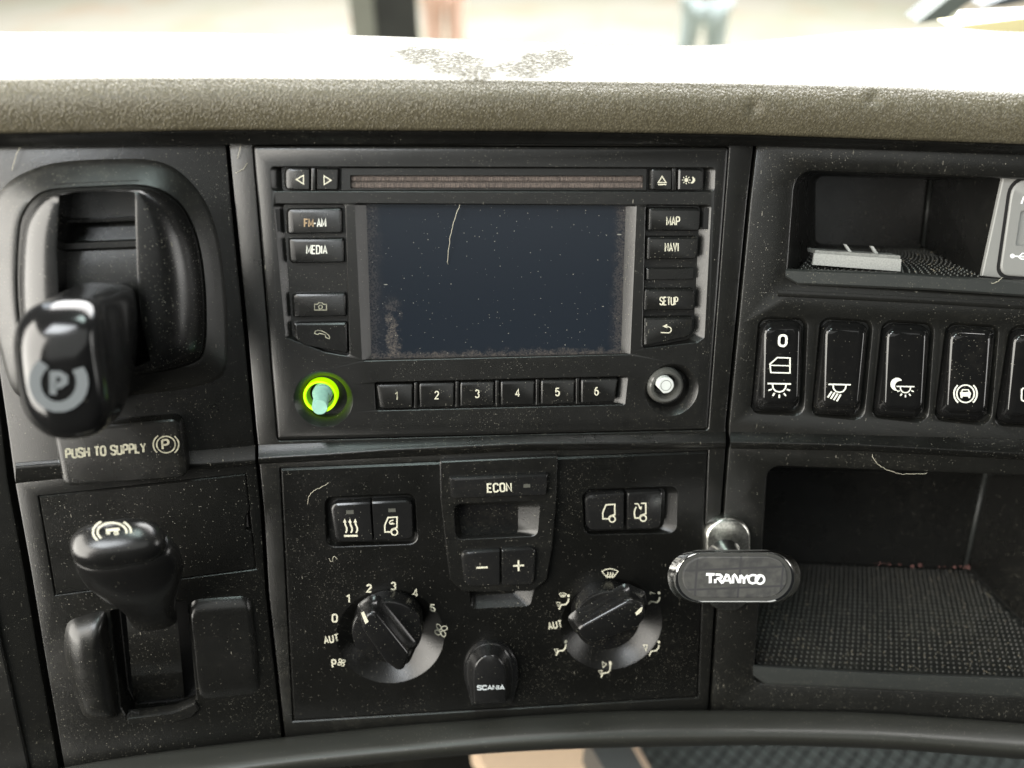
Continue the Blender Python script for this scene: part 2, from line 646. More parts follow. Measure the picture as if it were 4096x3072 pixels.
def leather_done(t, spots):
    m, nt, b, vec, sep, base, cell, n2 = t
    fac = None
    n = noise(nt, vec, 120, 5, 0.7)
    fine = noise(nt, vec, 650, 4, 0.75)
    for (x, y, rx, ry) in spots:
        dx = math_n(nt, 'MULTIPLY', math_n(nt, 'SUBTRACT', sep.outputs[0], x), 1 / rx)
        dy = math_n(nt, 'MULTIPLY', math_n(nt, 'SUBTRACT', sep.outputs[1], y), 1 / ry)
        r2 = math_n(nt, 'ADD', math_n(nt, 'MULTIPLY', dx, dx), math_n(nt, 'MULTIPLY', dy, dy))
        e = math_n(nt, 'ADD', r2, math_n(nt, 'MULTIPLY', math_n(nt, 'SUBTRACT', n, 0.5), 3.2))
        s = math_n(nt, 'MULTIPLY', ramp(nt, e, 1.1, 0.2), ramp(nt, fine, 0.36, 0.58))
        fac = s if fac is None else math_n(nt, 'MAXIMUM', fac, s)
    col = mix(nt, math_n(nt, 'MULTIPLY', fac, 0.42), base, (0.010, 0.011, 0.011))
    nt.links.new(col, b.inputs['Base Color'])
    rr = math_n(nt, 'MULTIPLY_ADD', fac, 0.45)
    rr.node.inputs[2].default_value = 0.36
    nt.links.new(rr, b.inputs['Roughness'])
    h = math_n(nt, 'ADD', cell, math_n(nt, 'MULTIPLY', n2, 0.25))
    nt.links.new(math_n(nt, 'MULTIPLY_ADD', fac, -0.28), b.inputs['Specular IOR Level'])
    b.inputs['Specular IOR Level'].links[0].from_node.inputs[2].default_value = 0.4
    bump(nt, b, h, 0.55, 0.00033)
    return m


# ------------------------------------------------------------------ letters drawn with strokes (4 wide, 6 high)
def arc(cx, cy, rx, ry, a0, a1, n=10):
    return [(cx + rx * cos(radians(a0 + (a1 - a0) * k / n)), cy + ry * sin(radians(a0 + (a1 - a0) * k / n))) for k in range(n + 1)]


_O = arc(2.6, 4.6, 1.4, 1.4, 0, 90, 4) + arc(1.4, 4.6, 1.4, 1.4, 90, 180, 4) + arc(1.4, 1.4, 1.4, 1.4, 180, 270, 4) + arc(2.6, 1.4, 1.4, 1.4, 270, 360, 4)
_O.append(_O[0])
_P = [(0, 2.7)] + [(2.6, 2.7)] + arc(2.6, 4.35, 1.4, 1.65, -90, 90, 6) + [(0, 6)]
GLYPH = {
    'A': [[(0, 0), (2, 6), (4, 0)], [(0.8, 1.8), (3.2, 1.8)]],
    'C': [arc(2.6, 4.6, 1.4, 1.4, 0, 90, 4) + arc(1.4, 4.6, 1.4, 1.4, 90, 180, 4) + arc(1.4, 1.4, 1.4, 1.4, 180, 270, 4) + arc(2.6, 1.4, 1.4, 1.4, 270, 360, 4)],
    'D': [[(0, 0), (2.4, 0)] + arc(2.4, 1.6, 1.6, 1.6, -90, 0, 4) + arc(2.4, 4.4, 1.6, 1.6, 0, 90, 4) + [(0, 6), (0, 0)]],
    'E': [[(3.6, 6), (0, 6), (0, 0), (3.6, 0)], [(0, 3), (3, 3)]],
    'F': [[(3.6, 6), (0, 6), (0, 0)], [(0, 3), (3, 3)]],
    'H': [[(0, 0), (0, 6)], [(4, 0), (4, 6)], [(0, 3), (4, 3)]],
    'I': [[(2, 0), (2, 6)]],
    'L': [[(0, 6), (0, 0), (3.4, 0)]],
    'M': [[(0, 0), (0, 6), (2.4, 1.2), (4.8, 6), (4.8, 0)]],
    'N': [[(0, 0), (0, 6), (4, 0), (4, 6)]],
    'O': [_O],
    'P': [[(0, 0), (0, 6)], _P],
    'S': [arc(2.6, 4.7, 1.4, 1.3, 0, 90, 4) + arc(1.4, 4.6, 1.4, 1.4, 90, 235, 6) + arc(2.6, 1.4, 1.4, 1.4, 55, -90, 6) + arc(1.4, 1.3, 1.4, 1.3, 270, 180, 4)],
    'T': [[(0, 6), (4, 6)], [(2, 6), (2, 0)]],
    'U': [[(0, 6), (0, 1.4)] + arc(1.4, 1.4, 1.4, 1.4, 180, 270, 4) + arc(2.6, 1.4, 1.4, 1.4, 270, 360, 4) + [(4, 6)]],
    'V': [[(0, 6), (2, 0), (4, 6)]],
    'Y': [[(0, 6), (2, 2.8), (4, 6)], [(2, 2.8), (2, 0)]],
    'R': [[(0, 0), (0, 6)], _P, [(2.2, 2.7), (4, 0)]],
    '0': [_O],
    '1': [[(0.9, 4.6), (2.4, 6), (2.4, 0)]],
    '2': [arc(2.0, 4.3, 1.8, 1.7, 170, -30, 8) + [(0.1, 0), (3.9, 0)]],
    '3': [arc(1.9, 4.5, 1.8, 1.5, 160, -80, 8), arc(1.9, 1.6, 2.0, 1.6, 80, -160, 8)],
    '4': [[(3.0, 0), (3.0, 6), (0, 1.6), (4.2, 1.6)]],
    '5': [[(3.6, 6), (0.5, 6), (0.3, 3.3)] + arc(1.9, 1.9, 2.0, 1.9, 140, -160, 10)],
    '6': [[(3.2, 6), (1.4, 5.6), (0.3, 3.6)] + arc(2.0, 1.9, 1.9, 1.9, 180, 540, 12)],
    '-': [[(0.6, 2.6), (2.6, 2.6)]],
}
ADV = {'I': 0.9, '-': 3.2, 'M': 4.8, '1': 2.8, ' ': 2.2, 'E': 3.6, 'F': 3.6, 'L': 3.4}


def text(mb, pl, s, p0, p1, h, w, d, gap=1.6, slant=0.0, lean=(0, 0)):
    """lettering whose baseline runs from photo point p0 to p1, h photo pixels high"""
    tot = sum(ADV.get(c, 4.0) for c in s) + gap * (len(s) - 1)
    bx, by = (p1[0] - p0[0]) / tot, (p1[1] - p0[1]) / tot
    L = hypot(bx, by)
    ux, uy = -by / L, bx / L
    hx, hy = (-ux * h / 6 * -1 if False else by / L * h / 6, -bx / L * h / 6)
    hx += lean[0] * h / 6
    x = 0.0
    for c in s:
        if c != ' ':
            off = -1.55 if c == 'I' else (-0.9 if c == '1' else 0.0)
            for line in GLYPH[c]:
                q = [(p0[0] + bx * (x + a + off + slant * b) + hx * b, p0[1] + by * (x + a + off + slant * b) + hy * b) for a, b in line]
                uv = pl.poly(q, d)
                cl = len(uv) > 3 and (Vector(uv[0]) - Vector(uv[-1])).length < 1e-6
                mb.stroke(uv[:-1] if cl else uv, w * PX, d, closed=cl)
        x += ADV.get(c, 4.0) + gap


class Icon:
    """line art traced in photo pixels, printed on a plane at height d"""
    def __init__(s, pl, d):
        s.pl, s.d, s.mb = pl, d, MB()

    def line(s, pts, w, closed=False):
        s.mb.stroke(s.pl.poly(pts, s.d), w * PX, s.d, closed)
        return s

    def fill(s, pts):
        s.mb.blob(s.pl.poly(pts, s.d), s.d)
        return s

    def dot(s, x, y, r):
        return s.fill([(x + r * cos(t), y + r * sin(t)) for t in (2 * pi * k / 14 for k in range(14))])

    def circ(s, x, y, r, w, ry=None):
        ry = ry or r
        return s.line([(x + r * cos(t), y + ry * sin(t)) for t in (2 * pi * k / 32 for k in range(32))], w, True)

    def arc(s, x, y, r, a0, a1, w, ry=None, rot=0):
        ry = ry or r
        return s.line([(x + r * cos(radians(a0 + (a1 - a0) * k / 14)), y + ry * sin(radians(a0 + (a1 - a0) * k / 14))) for k in range(15)], w)

    def text(s, *a, **k):
        text(s.mb, s.pl, *a, d=s.d, **k)
        return s


# ------------------------------------------------------------------ panel helpers
def recess(mb, pl, outer_px, floor_px, dface, dfloor, r_out=0.0008, r_fl=0.0006, n=4, holes=()):
    """sloping walls from an opening in a face down to a floor; returns the opening outline for the face's hole"""
    o = rounded(pl.poly(outer_px, dface), r_out, n)
    f = rounded(pl.poly(floor_px, dfloor), r_fl, n)
    o2 = rounded(inset(pl.poly(outer_px, dface), 0.0003), r_out, n)
    a = mb.ring(o, dface)
    a2 = mb.ring(o2, dface - 0.00022)
    b = mb.ring(f, dfloor)
    mb.loft(a, a2)
    mb.loft(a2, b)
    mb.face_with_holes(f, list(holes), dfloor)
    return o


def button_mesh(pl, px, dtop, dbase, ch=(0.0008, 0.0005, 0.0005, 0.0012), chd=0.0007, r=0.0009, n=4):
    """a key with bevelled edges; px is its outline TL, TR, BR, BL (or more corners)"""
    mb = MB()
    c = pl.poly(px, dtop - chd)
    if len(ch) != len(px):
        ch = [ch[0]] * len(px)
    rr = r if hasattr(r, '__len__') else [r] * len(px)
    mid = [x * 0.35 for x in ch]
    mb.stack([(rounded(c, rr, n), dbase),
              (rounded(c, rr, n), dtop - chd),
              (rounded(inset(c, mid), [max(x * 0.85, 2e-4) for x in rr], n), dtop - chd * 0.3),
              (rounded(inset(c, ch), [max(x * 0.6, 2e-4) for x in rr], n), dtop)])
    return mb


def tube3(mb, pts, r, n=6):
    rings = []
    for i, p in enumerate(pts):
        a = pts[max(i - 1, 0)]
        b = pts[min(i + 1, len(pts) - 1)]
        t = (Vector(b) - Vector(a)).normalized()
        s = t.cross(Vector((0.3, 0.2, 1))).normalized()
        q = t.cross(s)
        rings.append(mb.ring3([Vector(p) + s * r * cos(2 * pi * k / n) + q * r * sin(2 * pi * k / n) for k in range(n)]))
    for a, b in zip(rings, rings[1:]):
        mb.loft(a, b)
    mb.cap(rings[0])
    mb.cap(rings[-1])


def spline(pts, sub=8):
    out = []
    n = len(pts)
    for i in range(n - 1):
        p0, p1, p2, p3 = pts[max(i - 1, 0)], pts[i], pts[i + 1], pts[min(i + 2, n - 1)]
        for k in range(sub):
            t = k / sub
            out.append(tuple(0.5 * (2 * b + (c - a) * t + (2 * a - 5 * b + 4 * c - d) * t * t + (3 * b - a - 3 * c + d) * t ** 3)
                             for a, b, c, d in zip(p0, p1, p2, p3)))
    out.append(tuple(pts[-1]))
    return out


def plane_at(x, y=1500):
    return PL if x < interp([(585, 905), (2933, 1134)], y) else (PR if x > interp([(590, 3022), (2830, 2839)], y) else PC)


def sdepth(x, y, d):
    """distance factor along the view ray to the dash, softened across the fold lines"""
    tot = 0.0
    K = 12
    for k in range(-K, K + 1):
        xx = x + k * 40
        p = plane_at(xx, y)
        r = ray(xx, y)
        o = p.O + p.N * d
        tot += (o - CAM).dot(p.N) / r.dot(p.N)
    return tot / (2 * K + 1)


def spoint(x, y, d):
    return CAM + ray(x, y) * sdepth(x, y, d)


# ================================================================== DASHBOARD
dash = thing('dashboard', 'black truck dashboard with a padded taupe leather top and stepped plastic fascia', 'dashboard', PC, (1965, 1600))
MI = dash.matrix_world.inverted()


def to_dash(p):
    """world point -> plane coordinates of the dashboard root (part() subtracts the origin again)"""
    q = MI @ p
    o = ORG['dashboard']
    return Vector((q.x + o[0], q.y + o[1], q.z + o[2]))


def on_dash(mb, pl):
    """convert a builder's plane coordinates to the dashboard root's"""
    for i, p in enumerate(mb.v):
        mb.v[i] = to_dash(pl.O + pl.U * p.x + pl.V * p.y + pl.N * p.z)
    return mb


# --- leather pad: stations along the dash, a rolled front and a top that runs away to the windscreen
YB = [(-300, 541), (0, 533), (898, 519), (2048, 523), (2974, 537), (4096, 576), (4400, 590)]
YT = [(-300, 340), (0, 333), (463, 325), (1018, 324), (2048, 333), (2974, 347), (3529, 358), (4096, 386), (4400, 402)]
YF = [(-300, 126), (0, 126), (740, 128), (1389, 139), (2048, 162), (2511, 176), (2742, 182), (2881, 179), (2974, 167), (3252, 140),
      (3529, 116), (3807, 106), (3955, 122), (4096, 128), (4400, 134)]


def sm(tab, x, w=60):
    return sum(interp(tab, x + k * w / 3) for k in range(-3, 4)) / 7


mb = MB()
rows = []
NX = 330
DIM = [(3015, 432, 26), (3490, 398, 24)]
for i in range(NX + 1):
    x = -260 + (4360 + 260) * i / NX
    yb, yt, yf = sm(YB, x), sm(YT, x), sm(YF, x)
    line = []
    # front roll
    K = 14
    for k in range(K + 1):
        t = k / K
        y = yb + (yt - yb) * t
        d = 0.010 + 0.0050 * sin(min(t * 1.5, 1) * pi * 0.5) - 0.0028 * max(0, (t - 0.6) / 0.4) ** 2
        for (dx, dy, r) in DIM:
            q = ((x - dx) / r) ** 2 + ((y - dy) / r) ** 2
            d -= 0.0016 * math.exp(-q)
        line.append(spoint(x, y, d))
    e = line[-1]
    # edge radius, then the top
    back = (PC.N * -1.0)
    back.z = 0
    back.normalize()
    hz = e.z + 0.0010
    far = CAM + ray(x, yf) * ((hz - CAM.z) / ray(x, yf).z)
    line.append(e + (far - e) * 0.010 + Vector((0, 0, 0.0006)))
    for t in (0.03, 0.08, 0.16, 0.26, 0.38, 0.52, 0.68, 0.84, 1.0):
        p = e.lerp(far, t)
        p.z = hz
        line.append(p)
    f = line[-1]
    line.append(f + Vector((0, 0.004, -0.002)))
    line.append(f + Vector((0, 0.012, -0.012)))
    line.append(f + Vector((0, 0.02, -0.08)))
    line.insert(0, line[0] + Vector((0, 0.02, -0.001)))
    rows.append(mb.ring3([to_dash(p) for p in line]))
for a, b in zip(rows, rows[1:]):
    mb.loft(a, b, closed=False)
_lt = mat_leather()


def top_point(x, y):
    e = spoint(x, sm(YT, x), 0.0122)
    r = ray(x, y)
    p = CAM + r * ((e.z + 0.0012 - CAM.z) / r.z)
    return MI @ p


spots = []
for (x, y, rpx) in ((1680, 222, 100), (1790, 250, 110), (1890, 286, 80), (2085, 276, 80), (2160, 248, 100), (2245, 228, 50)):
    p = top_point(x, y)
    spots.append((p.x, p.y, rpx * PX * 1.35, 0.0065))
M_LEATHER = leather_done(_lt, spots)
part('leather_pad', mb, M_LEATHER, dash, smooth=180)

# --- dark trim strip under the leather
YS = [(-300, 602), (0, 593), (905, 580), (2048, 578), (3000, 583), (4096, 620), (4400, 632)]
mb = MB()
rows = []
for i in range(121):
    x = -260 + 4620 * i / 120
    yb, ys = sm(YB, x), sm(YS, x)
    P = [(yb - 14, 0.006), (yb + 4, 0.0078), (yb + 9, 0.0076), (yb + 16, 0.0062), (yb + (ys - yb) * 0.6, 0.0035), (ys - 4, 0.0022), (ys, 0.0), (ys + 2, -0.004)]
    rows.append(mb.ring3([to_dash(spoint(x, y, d)) for y, d in P]))
for a, b in zip(rows, rows[1:]):
    mb.loft(a, b, closed=False)
part('trim_strip', mb, M_SATIN, dash, smooth=40)

# --- fascia outlines
SEAM_L = [(908, 560), (935, 848), (975, 1246), (985, 1350), (1016, 1697), (1027, 1800), (1030, 1847), (1049, 2045), (1068, 2365), (1118, 2808), (1140, 3010)]
SEAM_R = [(3024, 565), (2996, 798), (2949, 1295), (2910, 1697), (2909, 1742), (2915, 1767), (2909, 1800), (2890, 2053), (2862, 2467), (2835, 2900)]


def shift(pts, dx):
    return [(x + dx, y) for x, y in pts]


def rim_plate(mb, pl, outline_px, holes, d=0.0, ch=0.0009, depth=0.02):
    """a flat panel with a small rounded edge and returned sides"""
    o = pl.poly(outline_px, d)
    i1 = inset(o, ch)
    a = mb.ring(o, d - depth)
    b = mb.ring(o, d - ch)
    c = mb.ring(inset(o, ch * 0.3), d - ch * 0.3)
    mb.loft(a, b)
    mb.loft(b, c)
    e = mb.ring(i1, d)
    mb.loft(c, e)
    mb.face_with_holes(i1, holes, d)


def hole_wall(mb, uv, d, depth, ch=0.0004):
    """edge of a cut-out: a small bevel, then straight sides"""
    a = mb.ring(uv, d)
    b = mb.ring(inset(uv, ch), d - ch)
    c = mb.ring(inset(uv, ch), d - depth)
    mb.loft(a, b)
    mb.loft(b, c)


RADIO = [(1014, 584), (2914, 590), (2830, 1717), (1112, 1760)]
CLIMATE = [(1122, 1876), (2831, 1806), (2790, 2788), (1174, 2884)]

mb = MB()
ho = rounded(inset(PC.poly(RADIO), -0.0008), 0.0016, 4)
hc = inset(PC.poly(CLIMATE), -0.0008)
rim_plate(mb, PC, shift(SEAM_L, 6) + shift(SEAM_R, -6)[::-1], [ho, hc])
hole_wall(mb, ho, 0, 0.02)
hole_wall(mb, hc, 0, 0.02)
part('centre_fascia', on_dash(mb, PC), M_FASCIA, dash, smooth=40)

mb = MB()
LEFT = [(-420, 600), (-180, 597)] + shift(SEAM_L, -6) + [(1139, 3300), (320, 3400), (254, 3058), (184, 2660), (120, 2270), (58, 1930), (-70, 1050)]
SLOT1 = [(-62, 900), (5, 750), (124, 674), (259, 642), (450, 632), (612, 637), (721, 684), (820, 798), (875, 948), (905, 1150), (915, 1350),
         (908, 1470), (868, 1523), (746, 1558), (487, 1590), (250, 1612), (70, 1590), (-5, 1400), (-50, 1180)]
o = PL.poly([(40, 597)] + [(5, 1450), (58, 1930)][:0] + LEFT[2:], 0)
COVER = [(155, 1987), (981, 1897), (1021, 2275), (223, 2379)]
hcov = inset(PL.poly(COVER), -0.0007)
GATE2 = [(437, 2440), (752, 2400), (790, 2800), (782, 2845), (700, 2880), (516, 2898), (480, 2830)]
hg2 = rounded(PL.poly(GATE2), 0.0015, 3)
LFT = [(-150, 590)] + shift(SEAM_L, -6) + [(1145, 3300), (320, 3400), (254, 3058), (184, 2660), (120, 2270), (58, 1930), (30, 1720), (2, 1530), (-60, 1100)]
rim_plate(mb, PL, LFT, [hcov, hg2], ch=0.0009)
hole_wall(mb, hcov, 0, 0.004)
hole_wall(mb, hg2, 0, 0.014)
part('side_fascia', on_dash(mb, PL), M_DUSTY, dash, smooth=40, label='dusty side fascia holding the two brake levers')

# strip of fascia at the far left edge of the picture
mb = MB()
rim_plate(mb, PL, [(-700, 590), (-170, 590), (-80, 1100), (-22, 1530), (8, 1720), (32, 1930), (95, 2270), (160, 2660), (232, 3058), (300, 3400), (-700, 3500)], [], d=-0.003, ch=0.001)
a = PL.poly([(-100, 2050), (0, 2560), (112, 3058), (180, 3400), (-700, 3400), (-700, 2050)], -0.001)
part('edge_fascia', on_dash(mb, PL), M_FASCIA, dash, smooth=40, label='narrow black fascia beyond the side fascia')
mb = MB()
mb.stack([(a, -0.008), (a, -0.0016), (inset(a, 0.0006), -0.001)])
part('edge_cover', on_dash(mb, PL), M_FASCIA, dash, smooth=40, label='flat cover at the edge of the dashboard')

# --- right fascia with two storage trays
TRAY1 = [(3174, 670), (4330, 708), (4330, 1205), (4000, 1176), (3136, 1137)]
TRAY1 = [(3176, 668), (4400, 716), (4400, 1215), (3140, 1138)]
TRAY2 = [(3064, 1856), (4420, 1908), (4420, 2812), (3008, 2738)]
SW = [
    [(3046, 1284), (3209, 1283), (3194, 1642), (3010, 1640)],
    [(3293, 1284), (3471, 1293), (3434, 1660), (3253, 1650)],
    [(3541, 1295), (3716, 1303), (3690, 1672), (3496, 1656)],
    [(3797, 1305), (3975, 1314), (3942, 1683), (3745, 1667)],
    [(4052, 1316), (4235, 1324), (4200, 1695), (3986, 1688)],
]
mb = MB()
h1 = rounded(PR.poly(TRAY1), [0.0085, 0.002, 0.002, 0.0075], 6)
h2 = rounded(PR.poly(TRAY2), [0.0070, 0.002, 0.002, 0.0045], 6)
swh = []
for q in SW:
    outer = [(q[0][0] - 14, q[0][1] - 22), (q[1][0] + 26, q[1][1] - 14), (q[2][0] + 24, q[2][1] + 26), (q[3][0] - 12, q[3][1] + 16)]
    inner = [(q[0][0] - 4, q[0][1] - 6), (q[1][0] + 5, q[1][1] - 4), (q[2][0] + 4, q[2][1] + 4), (q[3][0] - 4, q[3][1] + 4)]
    swh.append(recess(mb, PR, outer, inner, 0.0, -0.0025, 0.0045, 0.003, 5))
RGT = shift(SEAM_R, 6) + [(4700, 3060), (4800, 640)]
rim_plate(mb, PR, RGT, [h1, h2] + swh)
for h in (h1, h2):
    a = mb.ring(h, 0)
    b = mb.ring(inset(h, 0.0007), -0.0005)
    c = mb.ring(inset(h, 0.0012), -0.0018)
    mb.loft(a, b)
    mb.loft(b, c)
part('tray_fascia', on_dash(mb, PR), M_FASCIA, dash, smooth=40, label='fascia with two open trays and a row of rocker switches')


def quad_grid(P, n, m):
    """bilinear points of a quad P00 P10 P11 P01"""
    out = []
    for j in range(m + 1):
        for i in range(n + 1):
            s, t = i / n, j / m
            out.append(P[0] * (1 - s) * (1 - t) + P[1] * s * (1 - t) + P[2] * s * t + P[3] * (1 - s) * t)
    return out


def tray(front_hole, back_px, back_d, lip_px, mat_px_front, nst, floor_off, name):
    """inside of an open tray: walls, floor mat with rubber studs and a raised front lip"""
    mb = MB()
    b4 = PR.poly(back_px, back_d)
    b = rounded(b4, 0.004, 6)
    f = inset(front_hole, 0.0012)
    a = mb.ring(f, -0.0018)
    c = mb.ring(b, back_d)
    mb.loft(a, c)
    mb.face_with_holes(b, [], back_d)
    tr = part('storage_tray', on_dash(mb, PR), M_SATIN, dash, smooth=35, label=name)
    return tr


T1B = [(3262, 704), (3726, 716), (3693, 992), (3262, 975)]
t1 = tray(h1, T1B, -0.085, None, None, None, None, 'shallow upper tray')
T2B = [(2900, 1880), (3944, 1886), (3862, 2270), (2880, 2236)]
t2 = tray(h2, T2B, -0.085, None, None, None, None, 'deep lower tray')


def floor_mat(parent, front, back, dfront, dback, nx, ny, lift=0.0012):
    """rubber mat on a tray floor: a thin slab and a field of small domes"""
    (fa, fb), (ba, bb) = front, back
    P = [PR.hit(*fa, dfront), PR.hit(*fb, dfront), PR.hit(*bb, dback), PR.hit(*ba, dback)]
    up = (P[1] - P[0]).cross(P[3] - P[0]).normalized()
    mb = MB()
    top = mb.ring3([to_dash(p) for p in P])
    bot = mb.ring3([to_dash(p - up * 0.003) for p in P])
    mb.loft(bot, top)
    mb.cap(top)
    part('rubber_mat', mb, M_MAT, parent)
    mb = MB()
    ex = (P[1] - P[0]).normalized()
    ey = up.cross(ex)
    ex_j = ex
    for j in range(ny):
        t = (j + 0.5) / ny
        A, B = P[0].lerp(P[3], t), P[1].lerp(P[2], t)
        for i in range(nx):
            s = (i + 0.5 + (0.5 if j % 2 else 0.0)) / (nx + 0.5)
            c = A.lerp(B, s) + ex_j * random.uniform(-0.00012, 0.00012)
            r = 0.00058 * random.uniform(0.85, 1.1)
            r0 = mb.ring3([to_dash(c + ex * r * cos(k * pi / 3) + ey * r * sin(k * pi / 3)) for k in range(6)])
            r1 = mb.ring3([to_dash(c + up * 0.0006 + ex * r * .65 * cos(k * pi / 3) + ey * r * .65 * sin(k * pi / 3)) for k in range(6)])
            mb.loft(r0, r1)
            mb.fan(r1)
            mb.v[-1] = to_dash(c + up * 0.00085)
    part('stud_field', mb, M_STUD, parent, smooth=180, kind='stuff')


floor_mat(t1, ((3190, 1082), (4380, 1128)), ((3262, 985), (3700, 998)), -0.006, -0.083, 42, 17)
floor_mat(t2, ((3030, 2662), (4300, 2720)), ((2890, 2244), (3872, 2282)), -0.006, -0.083, 54, 27)


def lip(px_top, px_bot, parent, d0=0.0014, name='front_lip'):
    """raised rim across the front of a tray"""
    mb = MB()
    xs = [p[0] for p in px_top]
    rows = []
    n = 26
    for i in range(n + 1):
        x = xs[0] + (xs[-1] - xs[0]) * i / n
        yt, yb = interp(px_top, x), interp(px_bot, x)
        e = min(1.0, max(0.0, (x - xs[0]) / 46.0))
        e = math.sqrt(1 - (1 - e) ** 2)
        ym = yb - (yb - yt) * 0.5
        yb2 = ym + (yb - ym) * (0.15 + 0.85 * e)
        P = [(yt + 4, -0.0085), (yt, -0.007), (yt, -0.001), (yt + 5, d0 * 0.5), (yt + 10, d0), (yb2 - 9, d0 * 1.2), (yb2 - 3, d0 * 0.7), (yb2, -0.0005), (yb2 + 1, -0.004)]
        rows.append(mb.ring([PR.uv(x, y, d) for y, d in P], [d for y, d in P]))
    for a, b in zip(rows, rows[1:]):
        mb.loft(a, b, False)
    mb.cap(rows[0])
    part(name, on_dash(mb, PR), M_LIP, parent, smooth=40)


lip([(3142, 1074), (3608, 1090), (4096, 1122), (4400, 1146)], [(3142, 1137), (3711, 1161), (4096, 1187), (4400, 1210)], t1)
lip([(3012, 2657), (3536, 2688), (4096, 2709), (4400, 2722)], [(3012, 2736), (3536, 2758), (4096, 2792), (4400, 2812)], t2)


for parent, (x0, y0), (x1, y1) in ((t1, (3725, 718), (3694, 985)), (t2, (3943, 1888), (3863, 2266))):
    mb = MB()
    q = [(*PR.uv(x0, y0, -0.0835), -0.0835), (*PR.uv(x1, y1, -0.0835), -0.0835)]
    tube3(mb, [Vector(p) for p in q], 0.0011, 10)
    part('corner_highlight', on_dash(mb, PR), M_LIP, parent, smooth=180)  # added paler rod imitates the highlight along the tray's corner


def grit(parent, corners, n, size, mat, label):
    """crumbs and grit lying on a mat; corners are (x, y, d) on the mat's top"""
    rnd = random.Random(n)
    P = [PR.hit(x, y, d) for x, y, d in corners]
    up = (P[1] - P[0]).cross(P[3] - P[0]).normalized()
    mb = MB()
    for _ in range(n):
        a, b = rnd.random(), rnd.random() ** 1.6
        c = P[0].lerp(P[1], a).lerp(P[3].lerp(P[2], a), b) + up * 0.0005
        r = size * rnd.uniform(0.3, 1.0)
        i0 = len(mb.v)
        for v in ((1, 0, 0), (-1, 0, 0), (0, 1, 0), (0, -1, 0), (0, 0, 1), (0, 0, -1)):
            k = r * rnd.uniform(0.5, 1.1)
            mb.v.append(to_dash(c + Vector(v) * k))
        for f in ((0, 2, 4), (2, 1, 4), (1, 3, 4), (3, 0, 4), (2, 0, 5), (1, 2, 5), (3, 1, 5), (0, 3, 5)):
            mb.f.append(tuple(i0 + q for q in f))
    part('grit', mb, mat, parent, label=label, kind='stuff')


M_GRIT = plain('tan_grit', (0.20, 0.17, 0.12), 0.8, var=0.6, vscale=500)
grit(t2, [(3040, 2650, -0.007), (4250, 2708, -0.007), (3872, 2290, -0.08), (2960, 2252, -0.08)], 420, 0.0006, M_GRIT, 'crumbs and dust on the deep tray mat')
grit(t2, [(3480, 2262, -0.08), (3880, 2276, -0.08), (3868, 2262, -0.083), (3480, 2250, -0.083)], 26, 0.0011, plain('reddish_crumbs', (0.22, 0.08, 0.065), 0.6, var=0.5, vscale=400), 'reddish crumbs along the back of the deep tray')
grit(t1, [(3640, 1090, -0.008), (4060, 1110, -0.008), (3720, 1000, -0.08), (3500, 995, -0.08)], 60, 0.0005, M_GRIT, 'dust on the shallow tray mat')

# dividing wall between the upper tray and the socket plate
mb = MB()
A = [(PR.uv(3726, 700, -0.0845), -0.0845), (PR.uv(3692, 1000, -0.0845), -0.0845), (PR.uv(3929, 1112, -0.0066), -0.0066), (PR.uv(4018, 690, -0.0066), -0.0066)]
i0 = mb.ring([p for p, d in A], [d for p, d in A])
i1 = mb.ring([(p[0] + 0.03, p[1]) for p, d in A], [d for p, d in A])
mb.loft(i0, i1)
mb.cap(i0)
mb.cap(i1)
part('dividing_wall', on_dash(mb, PR), M_SATIN, t1)

# --- ledge that runs across all three fascias (upper edge, crest, lower edge)
def ledge(pl, up, crest, low, xs, h, mat, name='ledge', n=40):
    mb = MB()
    rows = []
    for i in range(n + 1):
        x = xs[0] + (xs[1] - xs[0]) * i / n
        yu, yc, yl = interp(up, x), interp(crest, x), interp(low, x)
        P = [(yu, -0.0002), (yu + 2, 0.0003), (yu + (yc - yu) * 0.55, h * 0.45), (yc - 8, h * 0.9), (yc - 3, h), (yc + 2, h * 1.02), (yc + 7, h * 0.9),
             (yc + 12, h * 0.82), ((yc + 12 + yl) / 2, h * 0.45), (yl - 3, h * 0.06), (yl, -0.0002)]
        rows.append(mb.ring([pl.uv(x, y, d) for y, d in P], [d for y, d in P]))
    for a, b in zip(rows, rows[1:]):
        mb.loft(a, b, False)
    mb.cap(rows[0])
    mb.cap(rows[-1])
    part(name, on_dash(mb, pl), mat, dash, smooth=60)


ledge(PC, [(1034, 1778), (2094, 1740), (2905, 1728)], [(1034, 1836), (1308, 1820), (1547, 1803), (2094, 1778), (2547, 1774), (2905, 1772)],
      [(1034, 1858), (2094, 1806), (2905, 1796)], (1034, 2902), 0.0032, M_DUSTY)
ledge(PL, [(45, 1852), (230, 1838), (805, 1800), (1018, 1780)], [(52, 1876), (230, 1862), (805, 1858), (1018, 1842)],
      [(60, 1936), (230, 1918), (805, 1880), (1022, 1862)], (62, 1020), 0.0016, M_DUSTY)
ledge(PR, [(2920, 1726), (4096, 1757), (4400, 1766)], [(2922, 1771), (3441, 1782), (4096, 1817), (4400, 1834)],
      [(2920, 1796), (3441, 1806), (4096, 1842), (4400, 1860)], (2922, 4400), 0.0032, M_DUSTY)
# shallow ridge below the upper tray
ledge(PR, [(3100, 1158), (3711, 1188), (4096, 1205), (4400, 1222)], [(3100, 1172), (3711, 1202), (4096, 1224), (4400, 1240)],
      [(3100, 1186), (3711, 1216), (4096, 1240), (4400, 1256)], (3112, 4400), 0.0009, M_FASCIA, 'ridge')

